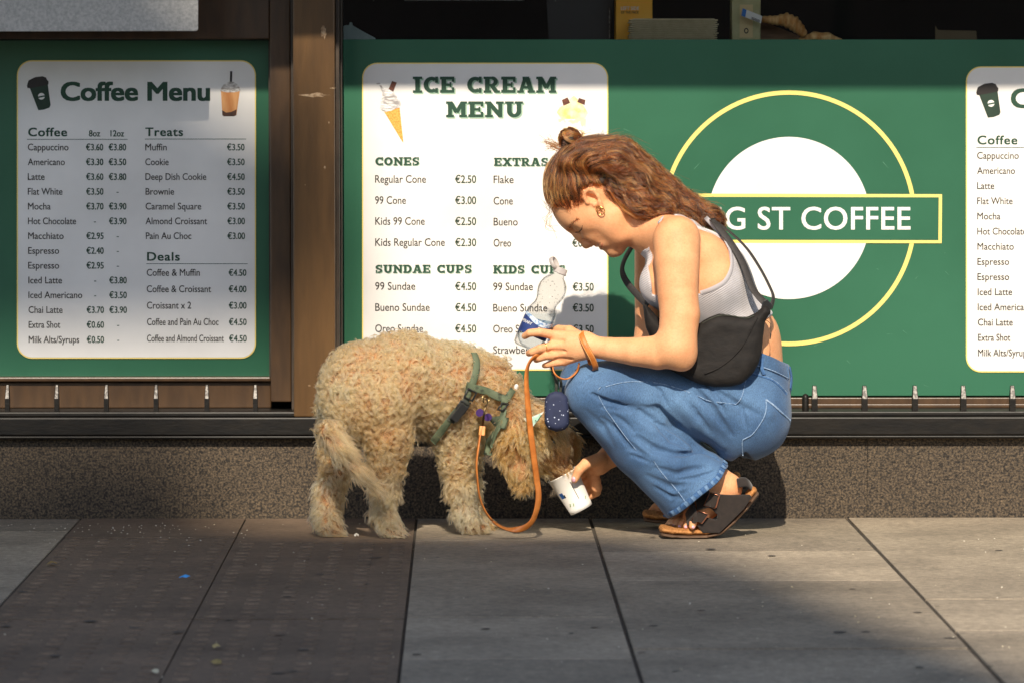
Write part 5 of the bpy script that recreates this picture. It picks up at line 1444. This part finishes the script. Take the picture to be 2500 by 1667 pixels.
r_ = take(is_body | is_low, 6500); lock_fur('undercoat', r_, flow_body(r_), .011, .003, .8, 9, F1, K=6, jit=.6, spread=.006, rad=.0004)
r_ = take(is_body, 4200); lock_fur('coat', r_, flow_body(r_), .024, .0066, 1.7, 14, F1, jit=.3, clump=.72, stand=.42, K=14)
r_ = take(is_low, 2400); ql = PX(r_); paw = ql[:, 1] > 1272
lock_fur('leg_fur', r_[~paw], np.tile([.1, -.1, -1.0], ((~paw).sum(), 1)), .024, .0046, .9, 13, F2, stand=.40, jit=.28, clump=.7)
lock_fur('paw_fur', r_[paw], np.tile([.8, -.2, -.6], (paw.sum(), 1)), .013, .0020, .5, 13, F2, stand=.35, jit=.2)
r_ = take(is_head, 2400); qq = PX(r_); fh = np.zeros((len(r_), 3)); fh[:, 0] = np.clip((qq[:, 0] - 1270) / 110, -.5, .9); fh[:, 2] = -1; fh[:, 1] = -.1
up_ = qq[:, 1] < 1010; fh[up_, 0] = .3
mz = (qq[:, 0] > 1312) & (qq[:, 1] > 1080); lg = ~up_ & ~mz
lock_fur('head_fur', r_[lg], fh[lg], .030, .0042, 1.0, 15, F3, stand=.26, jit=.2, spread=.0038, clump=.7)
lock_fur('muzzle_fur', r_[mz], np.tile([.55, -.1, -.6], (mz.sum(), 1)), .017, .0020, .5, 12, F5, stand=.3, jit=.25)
lock_fur('neck_fur', r_[up_], fh[up_], .028, .0052, 1.0, 11, F1, stand=.5)
r_ = take(is_tail, 700); lock_fur('tail_fur', r_, np.tile([.80, -.02, -.58], (len(r_), 1)), .038, .0038, .7, 12, F1, stand=.10, jit=.10, spread=.004, clump=.4, grav=.12)
M['wet_black'] = mat('wet_black', lin(26, 22, 20), rough=.2, coat=.5)
s = SDF(); s.ell(J(1386, 1163, .36), [(.5, 0, -.86), (0, 1, 0), (.86, 0, .5)], [px(13), px(17), px(15)], k=.003); Vn, Qn = s.mesh(.0025); obj('nose', Vn, Qn, M['wet_black'], dog, smooth=True)
p, n = dg_.hit(1350, 1078); MB().lathe(p - n * .004, n, [(0, .009), (.004, .0085), (.008, .006), (.0095, .0005)], n=16).build('eye', M['wet_black'], dog, smooth=True)
# far ear edge, ginger
# ---------------------------------------------------------------- harness
fs_ = SDF(); lo = np.array([-.6, -.75, 0.0]); hi = np.array([.5, -.1, .6]); fs_.shell(dg_, .0145, lo, hi)
def harness_mat():
    m = mat('green_webbing', lin(78, 90, 66), lin(96, 106, 82), scale=30, rough=.8)
    nt = m.node_tree; bs = nt.nodes['Principled BSDF']; src = bs.inputs['Base Color'].links[0].from_socket
    tc = nt.nodes.new('ShaderNodeTexCoord'); v = nt.nodes.new('ShaderNodeTexVoronoi'); v.inputs['Scale'].default_value = 75
    nz = nt.nodes.new('ShaderNodeTexNoise'); nz.inputs['Scale'].default_value = 120
    ad = nt.nodes.new('ShaderNodeVectorMath'); ad.operation = 'MULTIPLY_ADD'; ad.inputs[1].default_value = (.02, .02, .02)
    nt.links.new(nz.outputs['Color'], ad.inputs[0]); nt.links.new(tc.outputs['Object'], ad.inputs[2]); nt.links.new(ad.outputs[0], v.inputs['Vector'])
    r = nt.nodes.new('ShaderNodeValToRGB'); r.color_ramp.elements[0].position = .22; r.color_ramp.elements[1].position = .28
    r.color_ramp.elements[0].color = (*lin(46, 48, 42), 1); r.color_ramp.elements[1].color = (1, 1, 1, 1)
    nt.links.new(v.outputs['Distance'], r.inputs[0])
    mx = nt.nodes.new('ShaderNodeMix'); mx.data_type = 'RGBA'; mx.blend_type = 'MULTIPLY'; mx.inputs[0].default_value = 1
    nt.links.new(src, mx.inputs[6]); nt.links.new(r.outputs[0], mx.inputs[7]); nt.links.new(mx.outputs[2], bs.inputs['Base Color'])
    return m
M['webbing'] = harness_mat()
M['buckle_plastic'] = mat('buckle_plastic', lin(40, 40, 40), rough=.4)
M['black_web'] = mat('black_webbing', lin(44, 46, 42), lin(66, 70, 58), scale=60, rough=.8)
har = thing('dog_harness', 'grey green spotted harness strapped round the cream dog', 'harness', J(1130, 1000, .46))
def strap(pts, w, name='strap', m='webbing', off=.001):
    A, N = on(fs_, pts, off, 6); return MB().ribbon(A, N, w, .003).build(name, M[m], har, smooth=True)
strap([(1157, 862), (1163, 880), (1162, 905), (1156, 928), (1150, 946)], .016)
strap([(1138, 940), (1162, 948), (1186, 954), (1212, 966), (1236, 975)], .017)
strap([(1144, 948), (1140, 968), (1130, 986), (1112, 1006), (1090, 1034), (1068, 1064), (1058, 1078)], .016)
strap([(1140, 976), (1128, 992), (1112, 1010), (1098, 1026)], .020, 'strap', 'black_web', .0035)
strap([(1234, 972), (1231, 990), (1229, 1010), (1222, 1034), (1210, 1060), (1200, 1090)], .017)
strap([(1236, 975), (1246, 960), (1252, 950)], .015)
strap([(1204, 1032), (1220, 1030), (1238, 1034)], .026)
strap([(1204, 1060), (1196, 1085), (1192, 1110)], .020)
def slider(x, y, ang, w, h):
    p, n = fs_.hit(x, y); a = R(ang); e1 = np.array([math.cos(a), 0, math.sin(a)]); e1 = unit(e1 - n * (e1 @ n)); e2 = np.cross(n, e1); c = p + n * .005
    L = [c + e1 * w * sx + e2 * h * sy for sx, sy in ((-1, -1), (1, -1), (1, 1), (-1, 1))]
    MB().tube(L + [L[0], L[1]], .0022, 6).build('slider', M['buckle_plastic'], har, smooth=True)
slider(1146, 962, 60, .0095, .0105); slider(1127, 992, 55, .010, .0105); slider(1231, 996, 85, .009, .010)
p, n = fs_.hit(1118, 1004); g = MB(); e1 = unit(np.array([-.6, 0, -.78])); e1 = unit(e1 - n * (e1 @ n)); e2 = np.cross(n, e1); c_ = p + n * .006
g.add([c_ + e1 * u * .020 + e2 * v * .0095 + n * w for w in (0, .006) for u, v in ((-1, -1), (1, -1), (1, 1), (-1, 1))], [(3, 2, 1, 0), (4, 5, 6, 7), (0, 1, 5, 4), (1, 2, 6, 5), (2, 3, 7, 6), (3, 0, 4, 7)])
g.build('buckle', M['buckle_plastic'], har, bevel=.0015)
M['brass'] = mat('brass', lin(190, 160, 110), rough=.3, metal=1.0)
pr, nr_ = fs_.hit(1184, 972)
ring3(pr + nr_ * .006, nr_ + [.4, 0, .2], px(10), .0013, 'ring', M['brass'], har)
M['purple'] = mat('purple_enamel', lin(92, 66, 130), rough=.3, metal=.3)
for (x, y, dz) in ((1170, 1005, .003), (1190, 1014, .006)):
    p, n = fs_.hit(x, y); MB().lathe(p + n * dz, unit(n + [0, -.4, 0]), [(0, .0002), (0, .0085), (.0012, .0085), (.0012, .0002)], n=24).build('name_tag', M['purple'], har)
p, n = fs_.hit(1262, 946); MB().lathe(p - n * .004, (.3, -.3, .9), [(0, .004), (.006, .0045), (.009, .003), (.010, .0002)], n=12).build('bell', M['white_vinyl'], har, smooth=True)
# bandana tip on the neck
t = thing('bandana', 'small white and green cloth tip tucked in the fur of the dog neck', 'bandana', J(1300, 1030, .47))
g = MB(); T3 = [J(1277, 1020, .478), J(1298, 1045, .486), J(1328, 1004, .476), J(1300, 1016, .482)]
g.add(T3 + [v + np.array([0, .0015, 0]) for v in T3], [(0, 1, 3), (3, 1, 2), (4, 7, 5), (7, 6, 5), (0, 4, 5, 1), (1, 5, 6, 2), (2, 6, 7, 3), (3, 7, 4, 0)])
c_ = obj('cloth', g.v, g.f, mat('mint_cloth', lin(206, 214, 206), lin(160, 196, 176), scale=60, rough=.8, lo=.45, hi=.55), t)
MB().ribbon([J(1306, 1025, .4865), J(1312, 1028, .4865), J(1322, 1012, .4805)], [(0, -1, 0)] * 3, .002, .0006).build('stripe', M['ink_green'], t)

# ================================================================ THINGS THEY HOLD
# leash
M['tan_leather'] = mat('tan_leather', lin(172, 96, 30), lin(200, 120, 48), scale=60, rough=.5, bump=.15, bscale=300)
M['edge_leather'] = mat('leather_edge', lin(86, 56, 34), rough=.7)
le = thing('leash', 'tan leather dog leash looped round the wrist and clipped to the harness', 'leash', J(1290, 1290, .5))
pts = [(1177, 1042, .478), (1173, 1056, .482), (1167, 1094, .495), (1163, 1130, .50), (1165, 1166, .50), (1170, 1208, .50), (1183, 1244, .50), (1204, 1272, .50), (1233, 1289, .50), (1260, 1292, .50), (1284, 1285, .50), (1301, 1268, .50), (1311, 1240, .50), (1315, 1208, .50), (1311, 1172, .50), (1304, 1119, .505), (1295, 1048, .51), (1288, 976, .515), (1285, 923, .515), (1289, 893, .515), (1299, 876, .514), (1314, 866.5, .512), (1330, 864, .508), (1345, 868, .50)]
A = [np.array(q) for q in spline([J(*p) for p in pts], 6)]
n_ = len(A); N = []; ws = []
for i in range(n_):
    f = i / (n_ - 1)
    a = (80 if f < .36 else 80 + (12 - 80) * min(1, (f - .36) / .2) if f < .70 else 12 + 60 * min(1, (f - .70) / .14))
    N.append(np.array([math.sin(R(a)) * (1 if f > .3 else -1), -math.cos(R(a)), 0.25 * (f < .5)])); ws.append(.013)
MB().ribbon(A, N, ws, .0032).build('strap', M['tan_leather'], le, smooth=True)
wc = J(1434, 845, .505); ax_ = unit(np.array([.93, .0, .35]))
ring_pts = []
for a in np.linspace(0, 2 * math.pi, 49):
    e1 = np.array([0, 1.0, 0]); e2 = unit(np.cross(ax_, e1))
    ring_pts.append(J(1436, 856, .505) + e1 * .028 * math.cos(a) + e2 * .041 * math.sin(a) + ax_ * .003 * math.sin(2 * a))
MB().ribbon(ring_pts, [q - J(1436, 856, .505) for q in ring_pts], .013, .0034).build('hand_loop', M['tan_leather'], le, smooth=True)
g = MB()
for sgn in (1, -1): g.tube([q + unit(q - J(1436, 856, .505)) * .0019 + ax_ * .0048 * sgn for q in ring_pts], .0004, 4)
g.build('stitching', mat('pale_thread', lin(226, 190, 130), rough=.8), le)
P_ = spline([J(1414, 886, .50), J(1408, 906, .495), J(1390, 922, .50), J(1372, 924, .505), J(1356, 914, .505), J(1350, 898, .50), J(1354, 884, .497)], 8)
MB().ribbon(P_, [q - J(1380, 890, .5) for q in P_], .010, .003).build('strap', M['tan_leather'], le, smooth=True)
g = MB().tube([J(1178, 1038, .48), J(1181, 1015, .488), J(1185, 992, .492)], .0022, 8).tube(spline([J(1185, 992, .492), J(1190, 984, .492), J(1188, 974, .492), J(1181, 972, .492), J(1180, 982, .492)], 6), .0014, 6)
g.build('snap_hook', mat('dark_brass', lin(110, 92, 66), rough=.35, metal=1.0), le, smooth=True)
MB().ribbon([J(1178, 1040, .481), J(1176, 1062, .486)], [(0, -1, 0)] * 2, .0135, .005).build('rivet_band', mat('amber_leather', lin(206, 128, 36), rough=.45), le)

# waste bag pouch under the hand
pb = thing('waste_bag_pouch', 'navy starry waste bag pouch hanging from the hand by a black cord', 'pouch', J(1360, 1051, .5))
s = SDF(); s.poly([(1340, 960), (1356, 954), (1372, 956), (1386, 968), (1390, 1000), (1389, 1036), (1378, 1048), (1358, 1052), (1338, 1046), (1329, 1030), (1329, 990), (1331, 972)], .455, .505, k=.002, op='+', rnd=.012)
V, Q = s.mesh(.0028, disp=lambda P: .0012 * noise3(P, 90, 4)); V = relax(V, Q, 2)
def starry():
    m = mat('navy_cloth', lin(30, 38, 66), lin(38, 46, 76), scale=40, rough=.75, bump=.1, bscale=300)
    nt = m.node_tree; bs = nt.nodes['Principled BSDF']; src = bs.inputs['Base Color'].links[0].from_socket
    tc = nt.nodes.new('ShaderNodeTexCoord'); v = nt.nodes.new('ShaderNodeTexVoronoi'); v.inputs['Scale'].default_value = 95; nt.links.new(tc.outputs['Object'], v.inputs['Vector'])
    r = nt.nodes.new('ShaderNodeValToRGB'); r.color_ramp.elements[0].position = .10; r.color_ramp.elements[1].position = .16; r.color_ramp.elements[0].color = (.55, .6, .72, 1); r.color_ramp.elements[1].color = (0, 0, 0, 1)
    nt.links.new(v.outputs['Distance'], r.inputs[0]); mx = nt.nodes.new('ShaderNodeMix'); mx.data_type = 'RGBA'; mx.blend_type = 'ADD'; mx.inputs[0].default_value = 1
    nt.links.new(src, mx.inputs[6]); nt.links.new(r.outputs[0], mx.inputs[7]); nt.links.new(mx.outputs[2], bs.inputs['Base Color']); return m
obj('pouch', V, Q, starry(), pb, smooth=True)
MB().tube(spline([J(1358, 958, .48), J(1358, 930, .485), J(1352, 908, .488), J(1346, 892, .49)], 6), .0035, 8).tube(spline([J(1368, 958, .48), J(1370, 935, .485), J(1366, 922, .49)], 6), .003, 8).build('cord', M['black_web'], pb, smooth=True)

# bottle
bt = thing('water_bottle', 'clear plastic water bottle with blue label and flipped open cap', 'bottle', J(1283, 852, .458))
b0 = J(1284, 851, .458); b1 = J(1367, 664, .458); ax = unit(b1 - b0); L = np.linalg.norm(b1 - b0)
def plastic(name, tint, ior, rough=.03, fac=1.0):
    m = bpy.data.materials.new(name); m.use_nodes = True; nt = m.node_tree; nt.nodes.clear()
    o = nt.nodes.new('ShaderNodeOutputMaterial'); mx = nt.nodes.new('ShaderNodeMixShader'); tr = nt.nodes.new('ShaderNodeBsdfTransparent'); gl = nt.nodes.new('ShaderNodeBsdfGlossy')
    f = nt.nodes.new('ShaderNodeLayerWeight'); f.inputs[0].default_value = .12; n = nt.nodes.new('ShaderNodeTexNoise'); n.inputs['Scale'].default_value = 120; bp = nt.nodes.new('ShaderNodeBump'); bp.inputs['Distance'].default_value = .002; bp.inputs['Strength'].default_value = .5
    tc = nt.nodes.new('ShaderNodeTexCoord'); nt.links.new(tc.outputs['Object'], n.inputs[0]); nt.links.new(n.outputs[0], bp.inputs['Height'])
    tr.inputs[0].default_value = (*tint, 1); gl.inputs['Roughness'].default_value = rough; gl.inputs[0].default_value = (1, 1, 1, 1)
    nt.links.new(bp.outputs[0], gl.inputs['Normal']); nt.links.new(bp.outputs[0], f.inputs['Normal'])
    ml = nt.nodes.new('ShaderNodeMath'); ml.operation = 'MULTIPLY'; ml.inputs[1].default_value = .62; nt.links.new(f.outputs['Fresnel'], ml.inputs[0]); nt.links.new(ml.outputs[0], mx.inputs[0]); nt.links.new(tr.outputs[0], mx.inputs[1]); nt.links.new(gl.outputs[0], mx.inputs[2]); nt.links.new(mx.outputs[0], o.inputs[0]); return m
prof_ = [(0, .004), (.001, .024), (.006, .0295), (.018, .031), (.05, .031), (.083, .031), (.092, .0295), (.104, .0245), (.112, .0230), (.120, .0242), (.130, .0275), (.142, .0300), (.152, .0295), (.164, .0262), (.173, .020), (.178, .0140), (.182, .0125), (.190, .0125)]
sc_ = L / .190
MB().lathe(b0, ax, [(h * sc_, r) for h, r in prof_], n=40).build('shell', plastic('clear_plastic', (.86, .86, .85), 1.45, .06), bt, smooth=True)
# water filled to a level surface
zw = J(1330, 765, .458)[2]
s = SDF(); s.chain([b0 + ax * .031, b0 + ax * .092 * sc_], [.0298, .0298], k=.001); s.plane(np.array([0, 0, zw]), (0, 0, 1), k=.001)
V, Q = s.mesh(.0022); obj('water', V, Q, plastic('water_body', (.90, .93, .95), 1.33, .02), bt, smooth=True)
q = random.Random(8); g = MB(); u = unit(np.cross(ax, [0, 1.0, 0])); w = np.cross(ax, u)
for i in range(60):
    h_ = q.uniform(.095, .165) * sc_; r_ = np.interp(h_ / sc_, [p[0] for p in prof_], [p[1] for p in prof_]); a = q.uniform(0, 6.28); d_ = math.cos(a) * u + math.sin(a) * w
    g.lathe(b0 + ax * h_ + d_ * (r_ - .0008), -d_, [(0, .0009 * q.uniform(.5, 1.3)), (.0007, .0006), (.0010, .0001)], n=6)
g.build('water_drops', M['worn_steel'], bt)
def cyl_patch(h0f, h1f, a0, a1, r, n=28):
    u = unit(np.cross(ax, [0, 1.0, 0])); w = np.cross(ax, u); V = []; F = []
    for i in range(n + 1):
        a = a0 + (a1 - a0) * i / n; dirv = math.cos(a) * u + math.sin(a) * w
        V += [b0 + ax * h0f(a) + dirv * r, b0 + ax * h1f(a) + dirv * r]
    for i in range(n): F.append((2 * i, 2 * i + 2, 2 * i + 3, 2 * i + 1))
    return V, F
v, f = cyl_patch(lambda a: .030, lambda a: .060 + .006 * math.sin(2 * a + 1.0), 0, 2 * math.pi, .0315, 48)
lb = obj('label', v, f, mat('blue_label', lin(40, 54, 106), lin(52, 72, 130), scale=30, rough=.35), bt, smooth=True)
v, f = cyl_patch(lambda a: .0605 + .006 * math.sin(2 * a + 1.0), lambda a: .069 + .004 * math.sin(2 * a + 1.0), 0, 2 * math.pi, .0315, 48)
obj('label_band', v, f, mat('pale_label', lin(200, 214, 226), lin(120, 150, 190), scale=160, rough=.4, lo=.5, hi=.58), bt, smooth=True)
def wrap_text(txt, a_mid, width, h, ch, name):
    Vt, Ft = glyphs(txt, .01); x0, x1 = Vt[:, 0].min(), Vt[:, 0].max(); u = unit(np.cross(ax, [0, 1.0, 0])); w = np.cross(ax, u); P = []
    for x, y in Vt:
        a = a_mid + ((x - x0) / (x1 - x0) - .5) * width; P.append(b0 + ax * (h + y / CAPH * ch) + (math.cos(a) * u + math.sin(a) * w) * .0319)
    obj(name, P, Ft, M['white_vinyl'], lb)
u = unit(np.cross(ax, [0, 1.0, 0])); w = np.cross(ax, u)
af = math.atan2((np.array([0, -1.0, 0]) @ w), (np.array([0, -1.0, 0]) @ u))
rt = 1 if (math.cos(af + .3) * u + math.sin(af + .3) * w)[0] > (math.cos(af) * u + math.sin(af) * w)[0] else -1
wrap_text('TIPPERARY', af + rt * .75, rt * 1.25, .0465, .0062, 'label_text'); wrap_text('TIPPERARY', af - rt * .95, rt * 1.25, .050, .0062, 'label_text')
M['cap'] = mat('cap_plastic', lin(168, 160, 156), lin(186, 178, 172), scale=60, rough=.4)
MB().lathe(b1 - ax * .004, ax, [(0, .0125), (0, .0145), (.003, .015), (.0035, .0138), (.012, .0138), (.013, .012), (.013, .009), (.004, .0088)], n=32).build('cap_ring', M['cap'], bt, smooth=True)
cp = J(1355, 655, .458); cax = unit(J(1367, 632, .458) - J(1348, 660, .458))
MB().lathe(J(1349, 645, .458) + unit(np.array([.9, -.25, .3])) * 0, unit(np.array([.84, -.34, .42])), [(0, .0002), (0, .0135), (.002, .0145), (.006, .0145), (.0085, .0132), (.0085, .0115), (.003, .011), (.003, .0002)], n=28).build('cap_lid', M['cap'], bt, smooth=True)
MB().ribbon([J(1352, 655, .458), J(1354, 660, .458), J(1356, 664, .458)], [(-.8, -.2, 0)] * 3, .006, .0015).build('cap_hinge', M['cap'], bt)

# paper cup
cu = thing('paper_cup', 'white paper cup tilted towards the dog in the lower hand', 'cup', J(1419, 1241, .345))
c0, c1 = J(1420, 1243, .345), J(1373, 1157, .345); ca = unit(c1 - c0); Lc = np.linalg.norm(c1 - c0)
M['paper'] = mat('white_paper', lin(220, 216, 208), lin(230, 227, 220), scale=20, rough=.6)
MB().lathe(c0, ca, [(.003, .0002), (.003, .0235), (0, .0240), (.0005, .0256), (Lc * .13, .0268), (Lc * .132, .0262), (Lc * .97, .0338), (Lc * .985, .0352), (Lc, .0352), (Lc * 1.01, .0340), (Lc * .99, .0325), (.006, .0238), (.0055, .0002)], n=48).build('cup_wall', M['paper'], cu, smooth=True)
u = unit(np.cross(ca, [0, 1.0, 0])); w = np.cross(ca, u)
def cpt(xf, hf, e=.0005):                              # point on the cup's camera side: xf -1..1 across, hf 0..1 up
    r = .0262 + (.0338 - .0262) * (hf - .13) / .84 + e; a = math.asin(max(-.99, min(.99, xf)))
    right = unit(np.cross(np.array([0, -1.0, 0]), ca)); right = right if right[0] > 0 else -right
    return c0 + ca * Lc * hf + right * r * math.sin(a) + np.array([0, -1.0, 0]) * r * math.cos(a)
def cpatch(L, name, m):
    return obj(name, [cpt(*p) for p in L], [tuple(range(len(L)))], m, cu)
g = [(.22, .30), (.26, .30), (.24, .78), (.20, .78)]; cpatch(g, 'printed_line', M['ink_dark'])
cpatch([(-.86, .47), (-.62, .47), (-.62, .62), (-.86, .62)], 'printed_square', mat('cup_blue', lin(30, 84, 150), rough=.6))
cpatch([(-.62, .47), (-.54, .47), (-.54, .55), (-.62, .55)], 'printed_square', M['ink_dark'])
lm = mat('leaf_print', lin(150, 172, 128), lin(196, 208, 180), scale=300, rough=.6)
for (x, h, s_) in ((-.60, .25, .8), (-.36, .23, .8), (.72, .25, .7)):
    cpatch([(x - .10 * s_, h - .03), (x, h - .055 * s_), (x + .13 * s_, h + .02), (x + .02, h + .06 * s_)], 'printed_leaf', lm)

# shoulder bag
bg_ = thing('shoulder_bag', 'black crescent shoulder bag slung across the back of the person', 'bag', J(1730, 945, .5))
M['nylon'] = mat('black_nylon', lin(30, 28, 27), lin(38, 35, 33), scale=50, rough=.75, bump=.25, bscale=120, spec=.25, stretch=(1, 1, 1.6))
wr = lambda P: .0022 * noise3(P * np.array([1, .5, 1.5]), 60, 41) + .0016 * noise3(P, 120, 42)
s = SDF(); s.poly([(1700, 800), (1718, 786), (1735, 776), (1757, 768), (1780, 769), (1805, 774), (1826, 775), (1846, 764), (1866, 744), (1880, 752), (1882, 764), (1868, 788), (1863, 820), (1860, 850), (1852, 886), (1836, 914), (1812, 936), (1780, 946), (1740, 944), (1700, 934), (1664, 916), (1640, 902), (1660, 870)], .455, .545, k=.003, op='+', rnd=.024)
s.poly([(1572, 742), (1600, 770), (1640, 800), (1712, 800), (1720, 900), (1650, 904), (1600, 850), (1578, 800)], .26, .50, k=.02, op='+', rnd=.02)
V, Q = s.mesh(.0028, disp=wr); V = relax(V, Q, 2, .5)
bgb = obj('pouch', V, Q, M['nylon'], bg_, smooth=True)
bs_ = SDF(); bs_.p = list(s.p)
def bag_seam(pts, r=.0014, m='nylon', name='piping'):
    A = [p + n * .0016 for p, n in (bs_.hit(x, y) for x, y in pts)]
    return MB().tube(spline(A, 6), r, 6).build(name, M[m], bgb, smooth=True)
bag_seam([(1850, 776), (1836, 800), (1818, 836), (1790, 870), (1756, 896), (1720, 912)])
bag_seam([(1714, 792), (1738, 779), (1760, 772), (1790, 774), (1822, 779), (1842, 772)], .0012, 'black_web', 'zip')
M['strap_web'] = mat('strap_webbing', lin(44, 41, 40), lin(58, 54, 52), scale=300, rough=.7)
def bstrap(pts, nrm, w, name='strap'):
    A = spline([J(*p) for p in pts], 8); return MB().ribbon(A, [np.asarray(nrm, float)] * len(A), w, .0025).build(name, M['strap_web'], bg_, smooth=True)
bstrap([(1738, 538, .40), (1752, 552, .425), (1790, 602, .45), (1815, 647, .462), (1835, 700, .475), (1852, 724, .49), (1872, 744, .50)], (.45, -.85, .25), .017)
bstrap([(1740, 536, .40), (1786, 570, .42), (1824, 608, .44), (1856, 656, .455), (1879, 700, .475), (1888, 726, .49), (1882, 752, .50)], (.85, -.45, .35), .013)
bstrap([(1560, 574, .33), (1548, 594, .30), (1526, 632, .27), (1519, 660, .26), (1528, 686, .27), (1552, 716, .29), (1582, 746, .32)], (-.75, -.55, .3), .016)
bstrap([(1560, 574, .33), (1600, 545, .31), (1650, 528, .31), (1700, 524, .34), (1740, 536, .40)], (0, -.3, 1), .016)
MB().prism([(1862, 736), (1872, 730), (1886, 744), (1882, 758), (1868, 764), (1858, 752)], .50, .512).build('buckle', mat('gloss_black', lin(34, 34, 34), rough=.3), bg_, bevel=.002)
MB().tube(spline([J(1866, 780, .49), J(1880, 790, .492), J(1882, 812, .494), J(1880, 828, .494)], 6), [.0006] * 13 + [.0013] * 6, 6).build('zip_pull', M['buckle_plastic'], bg_)
COL.objects.unlink(_fo); bpy.data.objects.remove(_fo)
